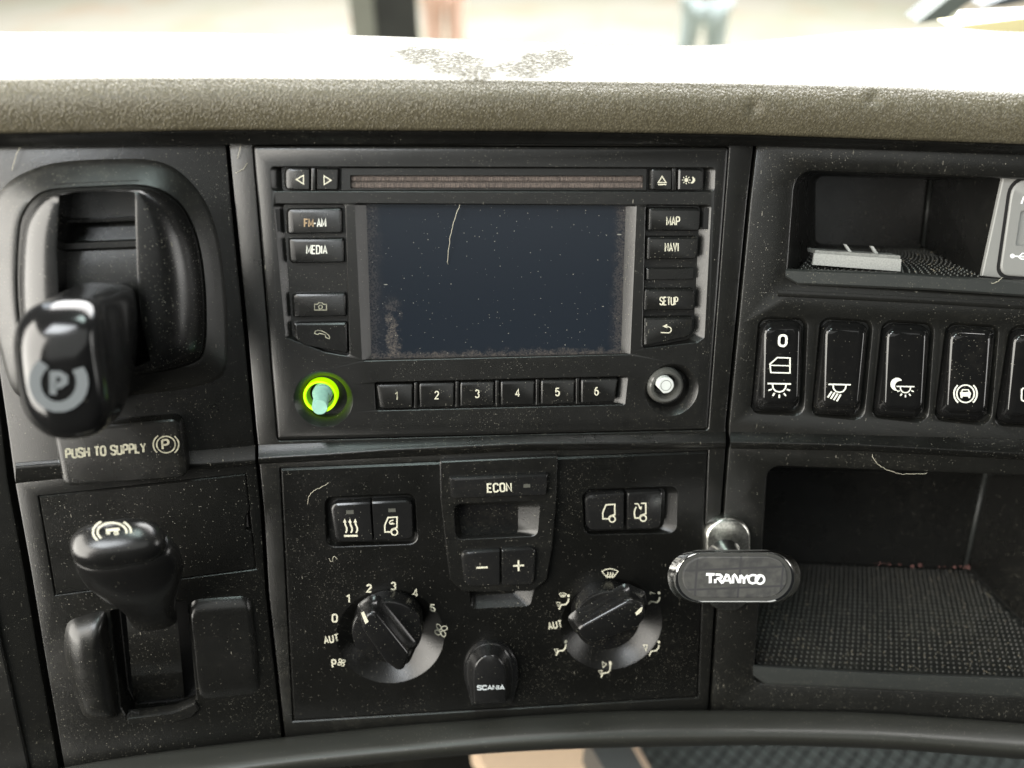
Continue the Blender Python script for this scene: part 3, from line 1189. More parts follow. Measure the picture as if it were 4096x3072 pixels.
# --- grey lower trim rail
YRU = [(-300, 3180), (100, 3105), (258, 3066), (663, 3004), (1000, 2964), (1543, 2906), (2200, 2855), (2500, 2842), (2898, 2840), (3456, 2847), (4096, 2892), (4400, 2925)]
YRL = [(-300, 3330), (258, 3240), (663, 3160), (1000, 3108), (1233, 3077), (1445, 3060), (1900, 3016), (2200, 2999), (2500, 2989), (3058, 2980), (3536, 2994), (4096, 3038), (4400, 3065)]
mb = MB()
rows = []
for i in range(141):
    x = -260 + 4620 * i / 140
    yu, yl = sm(YRU, x, 150), sm(YRL, x, 150)
    P = [(0.0, -0.004), (0.0, 0.002), (0.05, 0.0045), (0.12, 0.0062), (0.3, 0.0105), (0.5, 0.0145), (0.66, 0.0172), (0.76, 0.018), (0.84, 0.0178), (0.90, 0.0162), (0.96, 0.0135), (1.0, 0.009), (1.0, -0.01)]
    rows.append(mb.ring3([to_dash(spoint(x, yu + (yl - yu) * t, d)) for t, d in P]))
for a, b in zip(rows, rows[1:]):
    mb.loft(a, b, False)
part('lower_rail', mb, M_TRIM, dash, smooth=180)

# --- convex bolsters either side of the lower lever
mb = MB()
BUMP = [(258, 2530), (275, 2485), (330, 2462), (420, 2445), (432, 2520), (450, 2640), (470, 2800), (460, 2870), (345, 2868), (310, 2800), (275, 2700), (256, 2600)]
o = smooth_closed(PL.poly(BUMP), 4)


def toward_spine(pts_px, spine, t):
    out = []
    for x, y in pts_px:
        yy = 2655 + (y - 2655) * (1 - 0.55 * t)
        out.append((x + (interp(spine, yy) - x) * t, yy + 0.0))
    return out


bp = smooth_closed(BUMP, 4)
SPN = [(2440, 380), (2600, 388), (2700, 398), (2870, 425)]
mb.stack([(PL.poly(toward_spine(bp, SPN, t)), h) for t, h in ((0, -0.0005), (0.06, 0.0014), (0.18, 0.0036), (0.36, 0.0056), (0.58, 0.0068), (0.8, 0.0073), (0.95, 0.0074))])
part('bolster', on_dash(mb, PL), M_SATIN, dash, smooth=180, label='bulging bolster left of the lower lever')
mb = MB()
BUMP2 = [(757, 2396), (985, 2380), (1012, 2420), (1034, 2620), (1040, 2780), (800, 2805)]
o = PL.poly(BUMP2)
mb.stack([(rounded(inset(o, [k * a for a in (.0070, .0035, .0030, .003, .020, .0008)]), 0.004, 4), h) for k, h in
          ((0, -0.0004), (0.15, 0.0007), (0.35, 0.0015), (0.6, 0.0022), (0.8, 0.0025), (1.0, 0.0026))])
part('bolster', on_dash(mb, PL), M_SATIN, dash, smooth=180, label='flatter bolster right of the lower lever')

# --- unseen bulkhead below the dash top, added to keep daylight off the floor
mb = MB()
mb.box((0, 0.62, 1.45), 4.0, 0.03, 1.18)
mb.box((0, 0.50, 2.05), 4.0, 0.22, 0.02)
for i, p in enumerate(mb.v):
    mb.v[i] = to_dash(p)
part('added_bulkhead', mb, M_SEAMDARK, dash)

# --- dark liner behind all the gaps
mb = MB()
for pl, q in ((PC, [(850, 520), (3080, 520), (2880, 2960), (1080, 3060)]),):
    uv = pl.poly(q, -0.021)
    a = mb.ring(uv, -0.021)
    mb.cap(a)
    b = mb.ring(uv, -0.026)
    mb.loft(a, b)
part('backing_panel', on_dash(mb, PC), M_SEAMDARK, dash)

# ================================================================== RADIO
radio = thing('radio_unit', 'black truck radio and navigation unit with dark dusty screen and rows of keys', 'radio', PC, (1965, 1170))
DR = 0.0008
mb = MB()
holes = []
# top row recess
TOPR = [(1080, 664), (2862, 668), (2858, 770), (1084, 768)]
holes.append(recess(mb, PC, TOPR, [(1126, 668), (2815, 672), (2812, 764), (1130, 762)], DR, -0.0032, 0.0018, 0.0010))
# screen recess
SCRO = [(1417, 811), (2547, 818), (2521, 1420), (1448, 1447)]
SCRI = [(1469, 817), (2499, 822), (2480, 1413), (1490, 1435)]
holes.append(recess(mb, PC, SCRO, SCRI, DR, -0.0034, 0.0009, 0.0004))
# left and right key columns
holes.append(recess(mb, PC, [(1090, 812), (1384, 814), (1402, 1430), (1300, 1412), (1142, 1352)],
                    [(1132, 818), (1380, 820), (1397, 1424), (1300, 1400), (1170, 1344)], DR, -0.0022, 0.0015, 0.0012))
holes.append(recess(mb, PC, [(2580, 816), (2846, 818), (2818, 1352), (2790, 1372), (2566, 1398)],
                    [(2586, 822), (2800, 824), (2774, 1336), (2752, 1356), (2572, 1392)], DR, -0.0030, 0.0016, 0.0014))
# number row
holes.append(recess(mb, PC, [(1494, 1527), (2513, 1502), (2500, 1621), (1500, 1646)],
                    [(1502, 1531), (2462, 1508), (2456, 1614), (1508, 1640)], DR, -0.0030, 0.0012, 0.0008))
# dished knob wells
kl, kr = PC.uv(1294, 1598, DR), PC.uv(2686, 1560, DR)
RK = 120 * PX * 0.99
for c, s in ((kl, 1.0), (kr, 0.97)):
    o = circle(c, RK * s, 48)
    a, b, e = mb.ring(o, DR), mb.ring(circle(c, RK * 0.97 * s, 48), DR - 0.0003), mb.ring(circle(c, RK * 0.76 * s, 48), DR - 0.0042)
    g = mb.ring(circle(c, RK * 0.76 * s, 48), DR - 0.009)
    mb.loft(a, b)
    mb.loft(b, e)
    mb.loft(e, g)
    mb.cap(g)
    holes.append(o)
ro = PC.poly(RADIO, DR)
o1 = rounded(ro, 0.0012, 4)
a = mb.ring(o1, -0.018)
b = mb.ring(o1, DR - 0.0007)
c = mb.ring(rounded(inset(ro, 0.0004), 0.001, 4), DR - 0.0003)
oi = rounded(inset(ro, 0.0011), 0.0008, 4)
e = mb.ring(oi, DR)
mb.loft(a, b)
mb.loft(b, c)
mb.loft(c, e)
mb.face_with_holes(oi, holes, DR)
part('faceplate', mb, M_RADIO, radio, smooth=28)

# screen
q = [(1462, 812), (2505, 818), (2486, 1418), (1484, 1440)]
uv = PC.poly(q, -0.0030)
cu, cv = sum(p[0] for p in uv) / 4, sum(p[1] for p in uv) / 4
hw = (PC.uv(2499, 1100, -0.003)[0] - PC.uv(1480, 1100, -0.003)[0]) / 2
hh = (PC.uv(1985, 820, -0.003)[1] - PC.uv(1985, 1425, -0.003)[1]) / 2
mb = MB()
mb.stack([(uv, -0.006), (uv, -0.0030)])
scr = part('screen', mb, mat_screen(hw, hh), radio)
o = ORG[radio.name]
# centre the glass on its own origin so that its dirt follows its edges
for v in scr.data.vertices:
    v.co.x -= cu - o[0]
    v.co.y -= cv - o[1]
scr.location = (cu - o[0], cv - o[1], 0)

# disc slot with its brush strip
mb = MB()
sl = [(1362, 669), (2590, 671), (2588, 765), (1362, 765)]
hole = rounded(PC.poly([(1400, 700), (2574, 702), (2572, 754), (1402, 754)], -0.0012), 0.0004, 3)
s_o = PC.poly(sl, -0.0012)
a = mb.ring(s_o, -0.0034)
b = mb.ring(s_o, -0.0016)
c = mb.ring(inset(s_o, 0.0004), -0.0012)
mb.loft(a, b)
mb.loft(b, c)
mb.face_with_holes(inset(s_o, 0.0004), [hole], -0.0012)
a = mb.ring(hole, -0.0012)
b = mb.ring(hole, -0.0035)
mb.loft(a, b)
slot = part('disc_slot', mb, M_RADIO, radio, smooth=30)
M_BRUSH = mat_brush()
for y0, y1 in ((702, 727), (729, 755)):
    mb = MB()
    uv = PC.poly([(1400, y0), (2575, y0 + 1), (2575, y1 + 1), (1400, y1)], -0.0022)
    mb.stack([(uv, -0.0040), (uv, -0.0028), (inset(uv, 0.0006), -0.0022)])
    part('brush_strip', mb, M_BRUSH, slot)

KEYS = []


def key(name, px, dtop=0.0010, dbase=-0.0034, ch=(0.0011, 0.0005, 0.0005, 0.0022), r=0.0010, mat=None, parent=None, pl=PC, chd=0.0016, label=None, n=4):
    k = part(name, button_mesh(pl, px, dtop, dbase, ch, chd, r, n), mat or M_BUTTON, parent or radio, smooth=28, label=label)
    return k


def printed(ic, parent, mat=None, name='lettering', label=None):
    return part(name, ic.mb, mat or M_PRINT, parent, label=label)


# top row
k = key('key', [(1136, 670), (1242, 671), (1242, 760), (1138, 759)], r=(0.0025, 0.0004, 0.0004, 0.0020), ch=(0.0008, 0.0004, 0.0004, 0.0030), label='key with an arrow pointing left')
printed(Icon(PC, 0.0010).line([(1186, 718), (1214, 701), (1214, 736)], 5, True), k, name='marking')
k = key('key', [(1268, 672), (1356, 672), (1354, 759), (1268, 759)], r=0.0005, ch=(0.0008, 0.0005, 0.0004, 0.0007), label='key with an arrow pointing right')
printed(Icon(PC, 0.0010).line([(1296, 703), (1324, 721), (1297, 738)], 5, True), k, name='marking')
k = key('key', [(2599, 674), (2686, 674), (2684, 761), (2598, 760)], r=0.0008, ch=(0.0008, 0.0005, 0.0004, 0.0016), label='eject key')
printed(Icon(PC, 0.0010).line([(2648, 706), (2664, 730), (2633, 730)], 5, True).line([(2632, 738), (2665, 738)], 5), k, name='marking')
k = key('key', [(2708, 674), (2812, 675), (2808, 762), (2706, 761)], r=(0.0006, 0.0024, 0.0024, 0.0006), ch=(0.0008, 0.0006, 0.0004, 0.0010), label='sun and moon key')
ic = Icon(PC, 0.0010).dot(2745, 720, 8)
for i in range(8):
    t = i * pi / 4
    ic.line([(2745 + 11 * cos(t), 720 + 11 * sin(t)), (2745 + 17 * cos(t), 720 + 17 * sin(t))], 3.2)
ic.fill([(2768, 707), (2775, 709), (2780, 716), (2780, 724), (2775, 731), (2768, 734), (2761, 732), (2767, 728), (2771, 721), (2770, 713)])
printed(ic, k, name='marking')
for x in (1254, 2696):
    mb = button_mesh(PC, [(x - 9, 672), (x + 9, 672), (x + 9, 764), (x - 9, 764)], 0.0004, -0.0034, (0.0004,) * 4, 0.0004, 0.0003)
    part('divider_rib', mb, M_RADIO, radio, smooth=28)

# left column
CH = (0.0014, 0.0006, 0.0006, 0.0030)
k = key('key', [(1144, 833), (1368, 830), (1370, 932), (1148, 936)], ch=CH, r=(0.0020, 0.0008, 0.0006, 0.0010), label='FM-AM key with half worn lettering')
printed(Icon(PC, 0.0010).text('FM', (1218, 907), (1252, 907), 30, 4.6), k, plain('amber_worn_print', (0.36, 0.25, 0.14), 0.6), label='worn brownish letters')
printed(Icon(PC, 0.0010).text('-AM', (1254, 907), (1303, 906), 31, 4.8), k, M_PRINTW)
k = key('key', [(1151, 952), (1376, 950), (1379, 1049), (1158, 1053)], ch=CH, r=(0.0008, 0.0008, 0.0006, 0.0018), label='MEDIA key')
printed(Icon(PC, 0.0010).text('MEDIA', (1227, 1014), (1307, 1014), 31, 4.8, gap=1.6), k, M_PRINTW)
k = key('key', [(1166, 1171), (1384, 1169), (1386, 1264), (1172, 1268)], ch=CH, r=(0.0020, 0.0008, 0.0006, 0.0010), label='camera key')
printed(Icon(PC, 0.0010).line([(1258, 1240), (1258, 1217), (1270, 1217), (1275, 1211), (1288, 1211), (1293, 1217), (1306, 1217), (1306, 1240)], 3.6, True)
        .circ(1282, 1228, 7.5, 3.4), k, M_PRINTD, name='marking')
k = key('key', [(1172, 1287), (1388, 1285), (1394, 1412), (1214, 1379), (1184, 1359)], ch=(0.0012, 0.0006, 0.0006, 0.0008, 0.0012), r=(0.0008, 0.0008, 0.0006, 0.004, 0.004), label='phone key with a cut corner')
printed(Icon(PC, 0.0010).line([(1258, 1334), (1262, 1324), (1272, 1321), (1288, 1324), (1303, 1331), (1316, 1342), (1319, 1350), (1317, 1355), (1304, 1350),
                               (1300, 1338), (1277, 1333), (1272, 1338)], 3.6, True), k, M_PRINTD, name='marking')
# right column
CHR = (0.0013, 0.0008, 0.0006, 0.0014)
k = key('key', [(2591, 829), (2800, 830), (2796, 924), (2588, 922)], ch=CHR, r=(0.0008, 0.0020, 0.0012, 0.0006), label='MAP key')
printed(Icon(PC, 0.0010).text('MAP', (2667, 900), (2718, 900), 32, 4.8, gap=1.6), k)
k = key('key', [(2585, 944), (2790, 943), (2784, 1035), (2582, 1038)], ch=CHR, r=(0.0008, 0.0012, 0.0020, 0.0006), label='NAVI key')
printed(Icon(PC, 0.0010).text('NAVI', (2661, 1005), (2714, 1004), 32, 4.6, gap=1.7), k)
k = key('blank_key', [(2579, 1070), (2774, 1068), (2772, 1116), (2578, 1120)], dtop=-0.0012, ch=(0.0006, 0.0004, 0.0004, 0.0012), r=0.0004, mat=M_RADIO)
k = key('key', [(2574, 1153), (2776, 1151), (2774, 1239), (2570, 1241)], ch=CHR, r=(0.0008, 0.0016, 0.0010, 0.0006), label='SETUP key')
printed(Icon(PC, 0.0010).text('SETUP', (2640, 1219), (2711, 1219), 30, 4.6, gap=1.6), k)
k = key('key', [(2572, 1267), (2769, 1263), (2766, 1326), (2746, 1346), (2570, 1384)], ch=(0.0012, 0.0006, 0.0008, 0.0006, 0.0013), r=(0.0006, 0.0014, 0.0025, 0.0025, 0.0008), label='back arrow key with a cut corner')
printed(Icon(PC, 0.0010).line([(2643, 1330), (2670, 1331)] + [(2672 + 13 * cos(radians(a)), 1319 + 12 * sin(radians(a))) for a in range(90, -95, -15)] + [(2664, 1307)], 4)
        .fill([(2650, 1305), (2668, 1296), (2669, 1313)]), k, name='marking')
for q in ([(1099, 838), (1119, 838), (1122, 926), (1102, 926)], [(2818, 834), (2839, 834), (2835, 917), (2815, 917)]):
    mb = MB()
    uv = PC.poly(q, 0.0002)
    mb.stack([(uv, -0.004), (rounded(uv, 0.0005, 3) if False else uv, 0.0002)])
    part('slit', mb, M_SEAMDARK, radio)

# number row
NUM = [[(1500, 1534), (1652, 1530), (1652, 1629), (1516, 1633)], [(1676, 1528), (1817, 1525), (1817, 1624), (1679, 1628)],
       [(1840, 1524), (1976, 1521), (1975, 1619), (1840, 1623)], [(2001, 1520), (2138, 1517), (2135, 1615), (2002, 1619)],
       [(2162, 1516), (2298, 1513), (2295, 1611), (2161, 1615)], [(2322, 1512), (2470, 1509), (2458, 1602), (2321, 1611)]]
NC = [(1588, 1584), (1747, 1580), (1909, 1575), (2070, 1571), (2230, 1568), (2386, 1565)]
for i, q in enumerate(NUM):
    k = key('key', q, ch=(0.0014, 0.0005, 0.0005, 0.0026 if i == 0 else 0.0008), r=(0.0008, 0.0006, 0.0018 if i == 5 else 0.0005, 0.0018 if i == 0 else 0.0005), label='station key %d' % (i + 1))
    x, y = NC[i]
    printed(Icon(PC, 0.0010).text(str(i + 1), (x - 7.5, y + 15), (x + 7.5, y + 15), 30, 5), k, M_PRINTD if i == 0 else M_PRINT)
for i, x in enumerate((1664, 1829, 1989, 2150, 2310)):
    y = 1527 - (x - 1664) * 0.0255
    mb = button_mesh(PC, [(x - 7, y + 2), (x + 7, y + 2), (x + 7, y + 106), (x - 7, y + 106)], 0.0002, -0.0034, (0.0003,) * 4, 0.0004, 0.0003)
    part('divider_rib', mb, M_RADIO, radio, smooth=28)


def lathe(pl, c_px, prof, n=40, dpx=None, c=None):
    mb = MB()
    c = c or pl.uv(*c_px, dpx or 0)
    ids = [mb.ring(circle(c, r, n), d) for r, d in prof]
    for a, b in zip(ids, ids[1:]):
        mb.loft(a, b)
    mb.cap(ids[-1])
    return mb


# broken-off volume knob: glowing green ring round a teal peg
c = PC.uv(1280, 1588, -0.002)
R = PX * 0.985
mb = MB()
ids = [mb.ring(circle(c, r * R, 40), d) for r, d in ((70, -0.009), (70, -0.0028), (68, -0.0022), (60, -0.0022), (57, -0.0030))]
for a, b in zip(ids, ids[1:]):
    mb.loft(a, b)
ring = part('volume_ring', mb, M_GREEN, radio, smooth=40, label='glowing lime green ring')
mb = MB()
ids = [mb.ring(circle(c, r * R, 40), d) for r, d in ((56.8, -0.0031), (50, -0.0085), (20, -0.0088))]
for a, b in zip(ids, ids[1:]):
    mb.loft(a, b)
part('ring_cup', mb, plain('ring_lit_green', (0.16, 0.38, 0.02), 0.35, emit=((0.4, 1.0, 0.05), 0.12)), ring, smooth=40)  # green tint and faint emission imitate the ring's light inside the cup
p0, p1 = PC.uv(1288, 1578, 0.0), PC.uv(1279, 1629, 0.0105)
mb = MB()
ids = []
for t, r, d in ((0.0, 41, -0.0085), (0.0, 41, -0.002), (0.04, 41, -0.0006), (0.08, 38, 0.0002), (0.12, 32, 0.0010), (1.0, 32, 0.0103), (1.0, 30, 0.0107)):
    ids.append(mb.ring(circle((p0[0] + (p1[0] - p0[0]) * t, p0[1] + (p1[1] - p0[1]) * t), r * R * (1.0 if d < 0.002 else 0.98), 32), d))
for a, b in zip(ids, ids[1:]):
    mb.loft(a, b)
mb.cap(ids[-1])
part('volume_peg', mb, M_PEG, radio, smooth=35, label='bare pale teal peg where the knob is missing')

# broken-off tuning knob: smoked collar round a grey D-shaped peg
c = PC.uv(2665, 1546, 0.002)
mb = lathe(PC, None, [(80 * R, -0.008), (80 * R, -0.001), (76 * R, 0.0012), (66 * R, 0.0022), (56 * R, 0.0020), (48 * R, 0.0008), (46 * R, -0.006), (10 * R, -0.006)], c=c, n=40)
part('tuning_collar', mb, M_CLEAR, radio, smooth=40, label='smoked clear collar')
mb = MB()
c2 = PC.uv(2664, 1542, 0.0055)
dsh = [(c2[0] + 35 * R * cos(radians(a)), c2[1] + 35 * R * sin(radians(a))) for a in range(-105, 200, 12)]
mb.stack([(dsh, -0.006), (dsh, 0.0052), (inset(dsh, 0.0003), 0.0055)])
peg = part('tuning_peg', mb, M_PEGW, radio, label='pale grey D-shaped peg where the knob is missing')
mb = MB()
mb.stroke(circle(c2, 22 * R, 28), 2 * PX, 0.0055, True, 0.00005)
part('peg_groove', mb, M_LED, peg)

# ================================================================== CLIMATE PANEL
clim = thing('climate_panel', 'black heater control panel with two round dials and a small display', 'control panel', PC, (1980, 2330))
DC = 0.0004
mb = MB()
holes = []
LP = [(1298, 1990), (1660, 1978), (1668, 2164), (1312, 2180)]
holes.append(recess(mb, PC, [(1296, 1986), (1662, 1972), (1674, 2178), (1302, 2192)], [(1308, 1992), (1656, 1980), (1660, 2164), (1318, 2168)], DC, -0.0024, 0.004, 0.003))
holes.append(recess(mb, PC, [(2326, 1956), (2712, 1944), (2706, 2134), (2336, 2142)], [(2332, 1962), (2660, 1952), (2654, 2116), (2342, 2124)], DC, -0.0026, 0.004, 0.003))
SCOOP = [(1872, 2340), (2142, 2330), (2120, 2424), (1884, 2436)]
holes.append(recess(mb, PC, SCOOP, [(1880, 2330), (2080, 2322), (2060, 2372), (1890, 2384)], DC, -0.0035, 0.0028, 0.0020))
holes.append(rounded(PC.poly([(1806, 2008), (2166, 1994), (2156, 2150), (1814, 2168)], DC), 0.003, 4))
DIAL = [((1562, 2548), 243, (1548, 2530), 160), ((2446, 2500), 240, (2432, 2484), 156)]
for (dc, dr, kc, kr_) in DIAL:
    c = PC.uv(*dc, DC)
    o = circle(c, dr * R, 64)
    a = mb.ring(o, DC)
    b = mb.ring(circle(c, dr * 0.97 * R, 64), DC - 0.0005)
    b2 = mb.ring(circle(c, dr * 0.86 * R, 64), DC - 0.0026)
    e = mb.ring(circle(c, dr * 0.60 * R, 64), DC - 0.0078)
    mb.loft(a, b)
    mb.loft(b, b2)
    mb.loft(b2, e)
    mb.cap(e)
    holes.append(o)
co = PC.poly(CLIMATE, DC)
a, b, e = mb.ring(co, -0.018), mb.ring(co, DC - 0.0008), mb.ring(inset(co, 0.0009), DC)
mb.loft(a, b)
mb.loft(b, e)
mb.face_with_holes(inset(co, 0.0009), holes, DC)
part('faceplate', mb, M_CLIM, clim, smooth=24)

# display block
DB = 0.0034
BLK = [(1759, 1847), (2231, 1826), (2223, 2040), (2209, 2198), (2186, 2325), (2130, 2366), (1850, 2368), (1800, 2322), (1779, 2148), (1762, 1999)]
rr = [0.0006, 0.0006, 0.02, 0.02, 0.006, 0.003, 0.003, 0.006, 0.02, 0.02]
mb = MB()
bo = PC.poly(BLK, DB)
disp_o = [(1812, 2014), (2162, 2000), (2150, 2146), (1820, 2162)]
dh = recess(mb, PC, disp_o, [(1830, 2022), (2068, 2014), (2068, 2132), (1850, 2142)], DB, DB - 0.0068, 0.0035, 0.002, 5)
a = mb.ring(rounded(bo, rr, 5), -0.001)
b = mb.ring(rounded(bo, rr, 5), DB - 0.0005)
bi = rounded(inset(bo, 0.0005), rr, 5)
e = mb.ring(bi, DB)
mb.loft(a, b)
mb.loft(b, e)
mb.face_with_holes(bi, [dh], DB)
blk = part('display_block', mb, M_SATIN, clim, smooth=28)
mb = MB()
uv = rounded(PC.poly([(1828, 2018), (2072, 2010), (2072, 2136), (1846, 2146)], DB - 0.0064), 0.002, 4)
mb.stack([(uv, DB - 0.008), (uv, DB - 0.0064)])
part('display_glass', mb, M_GLOSS, blk)

CG = (0.0007, 0.0004, 0.0004, 0.0022)
k = key('key', [(1797, 1908), (2190, 1890), (2186, 1976), (1804, 1990)], dtop=DB + 0.0024, dbase=DB - 0.0005, ch=(0.0011, 0.0006, 0.0005, 0.0026), mat=M_GLOSSBTN, parent=clim, label='ECON key', r=0.0007)
ic = Icon(PC, DB + 0.0024).text('ECON', (1951, 1968), (2045, 1964), 32, 6.5, gap=1.8)
printed(ic, k)
mb = MB()
uv = PC.poly([(2094, 1937), (2121, 1936), (2121, 1950), (2094, 1951)], DB + 0.0025)
mb.stack([(uv, DB + 0.002), (uv, DB + 0.0025)])
part('indicator_lens', mb, M_LED, k)
k = key('key', [(1841, 2204), (1999, 2192), (2000, 2336), (1858, 2340)], dtop=DB + 0.0024, dbase=DB - 0.0005, ch=(0.0010, 0.0004, 0.0005, 0.0026), mat=M_GLOSSBTN, parent=clim, r=(0.003, 0.0004, 0.0004, 0.003), label='minus key')
printed(Icon(PC, DB + 0.0024).line([(1905, 2271), (1951, 2269)], 9), k)
k = key('key', [(2005, 2192), (2146, 2184), (2136, 2332), (2006, 2336)], dtop=DB + 0.0024, dbase=DB - 0.0005, ch=(0.0010, 0.0010, 0.0005, 0.0006), mat=M_GLOSSBTN, parent=clim, r=(0.0004, 0.003, 0.003, 0.0004), label='plus key')
printed(Icon(PC, DB + 0.0024).line([(2052, 2264), (2096, 2261)], 8).line([(2073.5, 2241), (2074.5, 2284)], 8), k)

# paired keys
DK = DC + 0.0016


def cab(ic, x, y, s, cut=0):
    """outline of a truck cab with a wheel; x, y is its top right corner"""
    P = lambda a, b: (x + a * s, y + b * s)
    body = [P(0, 0), P(0, 46)] + [P(-12 + 0, 49), P(-22, 53), P(-28, 64), P(-35, 64), P(-52, 64), P(-53, 40), P(-49, 26), P(-38, 2)]
    if cut:
        ic.line([P(-21, 0), P(0, 0), P(0, 46), P(-12, 49), P(-22, 53), P(-28, 64), P(-47, 64), P(-50, 40), P(-46, 24), P(-41, 16)], 6)
        ic.line([P(-49, 2), P(-34, 2), P(-26, 18)], 5.5).fill([P(-31, 20), P(-16, 12), P(-20, 29)])
    else:
        ic.line(body, 6, True)
    ic.circ(*P(-11, 65), 13 * s, 6)
    return ic


kA = key('key', [(1317, 2008), (1482, 2000), (1494, 2157), (1340, 2162)], dtop=DK, dbase=-0.003, ch=(0.0012, 0.0004, 0.0004, 0.0022), mat=M_GLOSSBTN, parent=clim, r=(0.0035, 0.0004, 0.0004, 0.003), label='key with three rising heat arrows')
ic = Icon(PC, DK)
for x in (1379, 1400, 1421):
    ic.line([(x + 4, 2131), (x + 8, 2122), (x + 8, 2112), (x + 2, 2098), (x, 2088)], 6.5).fill([(x - 7, 2090), (x + 7, 2090), (x, 2074)])
ic.line([(1376, 2143.5), (1431, 2142.5)], 9)
printed(ic, kA, name='marking')
kB = key('key', [(1487, 2000), (1650, 1992), (1656, 2148), (1496, 2156)], dtop=DK, dbase=-0.003, ch=(0.0012, 0.0006, 0.0004, 0.0006), mat=M_GLOSSBTN, parent=clim, r=(0.0004, 0.004, 0.004, 0.0004), label='key with a cab and recirculation arrow')
ic = cab(Icon(PC, DK), 1588, 2068, 0.93)
ic.line([(1574, 2081), (1563, 2082), (1558, 2090), (1562, 2097)], 5).fill([(1562, 2099), (1580, 2096), (1568, 2088)])
printed(ic, kB, name='marking')
for k, q in ((kA, [(1384, 2042), (1414, 2041), (1415, 2056), (1385, 2057)]), (kB, [(1553, 2035), (1582, 2034), (1583, 2048), (1554, 2049)])):
    mb = MB()
    uv = PC.poly(q, DK + 0.0001)
    mb.stack([(uv, DK - 0.0004), (uv, DK + 0.0001)])
    part('indicator_lens', mb, M_LED, k)
kA = key('key', [(2338, 1974), (2494, 1965), (2494, 2112), (2346, 2116)], dtop=DK, dbase=-0.003, ch=(0.0012, 0.0004, 0.0004, 0.0020), mat=M_GLOSSBTN, parent=clim, r=(0.0035, 0.0004, 0.0004, 0.003), label='key with a plain cab outline')
printed(cab(Icon(PC, DK), 2459, 2017, 0.91), kA, name='marking')
kB = key('key', [(2507, 1965), (2650, 1957), (2644, 2106), (2505, 2112)], dtop=DK, dbase=-0.003, ch=(0.0012, 0.0008, 0.0004, 0.0006), mat=M_GLOSSBTN, parent=clim, r=(0.0004, 0.0025, 0.004, 0.0004), label='key with a cab and fresh air arrow')
printed(cab(Icon(PC, DK), 2583, 2013, 0.92, 1), kB, name='marking')


# dials: round body with a grip bar across it
def dial(c_px, r_px, grip, mark, label):
    dt = 0.0105
    c = PC.uv(*c_px, dt)
    mb = lathe(PC, None, [(r_px * 0.96 * R, -0.0078), (r_px * 0.97 * R, dt - 0.0022), (r_px * 0.965 * R, dt - 0.001), (r_px * 0.945 * R, dt - 0.0003), (r_px * 0.90 * R, dt)], c=c, n=64)
    d = part('dial', mb, M_GLOSS, clim, smooth=35, label=label)
    g = PC.poly(grip, 0.019)
    n = len(g)
    mb = MB()
    rg = [0.0040] * n
    mb.stack([(rounded(inset(g, -0.0030), rg, 4), dt - 0.0004), (rounded(inset(g, -0.0012), rg, 4), 0.0120), (rounded(inset(g, -0.0002), rg, 4), 0.0160),
              (rounded(g, rg, 4), 0.0178), (rounded(inset(g, 0.0006), rg, 4), 0.0186), (rounded(inset(g, 0.0016), rg, 4), 0.0190)])
    gp = part('grip', mb, M_GLOSS, d, smooth=75)
    ic = Icon(PC, 0.01905)
    ic.fill(mark)
    part('pointer_mark', ic.mb, M_PRINT, d)
    return d


dial((1548, 2530), 160, [(1448, 2470), (1493, 2440), (1640, 2622), (1612, 2684), (1588, 2686), (1540, 2650), (1446, 2518)],
     [(1444, 2452), (1455, 2446), (1474, 2486), (1462, 2496)], 'dial set to zero with the grip bar slanting down')
dial((2432, 2484), 156, [(2308, 2518), (2330, 2500), (2520, 2396), (2574, 2420), (2588, 2462), (2556, 2510), (2372, 2578), (2330, 2556)],
     [(2541, 2452), (2546, 2462), (2566, 2446), (2570, 2430), (2563, 2430)], 'dial with the grip bar slanting up to the white mark')

# numbers and pictograms printed round the dials
ic = Icon(PC, DC + 0.0001)


def dished(dc, dr, x, y):
    """height of the dished well at a photo point"""
    c = PC.uv(*dc, DC)
    p = PC.uv(x, y, DC - 0.002)
    r = hypot(p[0] - c[0], p[1] - c[1]) / (dr * R)
    if r >= 1:
        return DC + 0.0001
    return interp([(0.60, DC - 0.0078), (0.86, DC - 0.0026), (0.97, DC - 0.0005), (1.0, DC)], r) + 0.00025


class DishIcon(Icon):
    """print that follows the slope of a dial's well"""
    def __init__(s, pl, dc, dr):
        s.pl, s.dc, s.dr, s.mb = pl, dc, dr, MB()

    def _emit(s, fn, pts):
        d0 = sum(dished(s.dc, s.dr, x, y) for x, y in pts) / len(pts)
        tmp = MB()
        fn(tmp, d0)
        c = PC.uv(*s.dc, DC)
        i0 = len(s.mb.v)
        for v in tmp.v:
            r = hypot(v.x - c[0], v.y - c[1]) / (s.dr * R)
            z = DC + 0.0001 if r >= 1 else interp([(0.60, DC - 0.0078), (0.86, DC - 0.0026), (0.97, DC - 0.0005), (1.0, DC)], r) + 0.00025
            s.mb.v.append(Vector((v.x, v.y, v.z - d0 + z)))
        s.mb.f += [tuple(i + i0 for i in f) for f in tmp.f]

    def line(s, pts, w, closed=False):
        s._emit(lambda m, d: m.stroke(s.pl.poly(pts, d), w * PX, d, closed), pts)
        return s

    def fill(s, pts):
        s._emit(lambda m, d: m.blob(s.pl.poly(pts, d), d), pts)
        return s

    def text(s, t, p0, p1, h, w, **k):
        pts = [p0, p1, (p0[0], p0[1] - h)]
        s._emit(lambda m, d: text(m, s.pl, t, p0, p1, h, w, d, **k), pts)
        return s


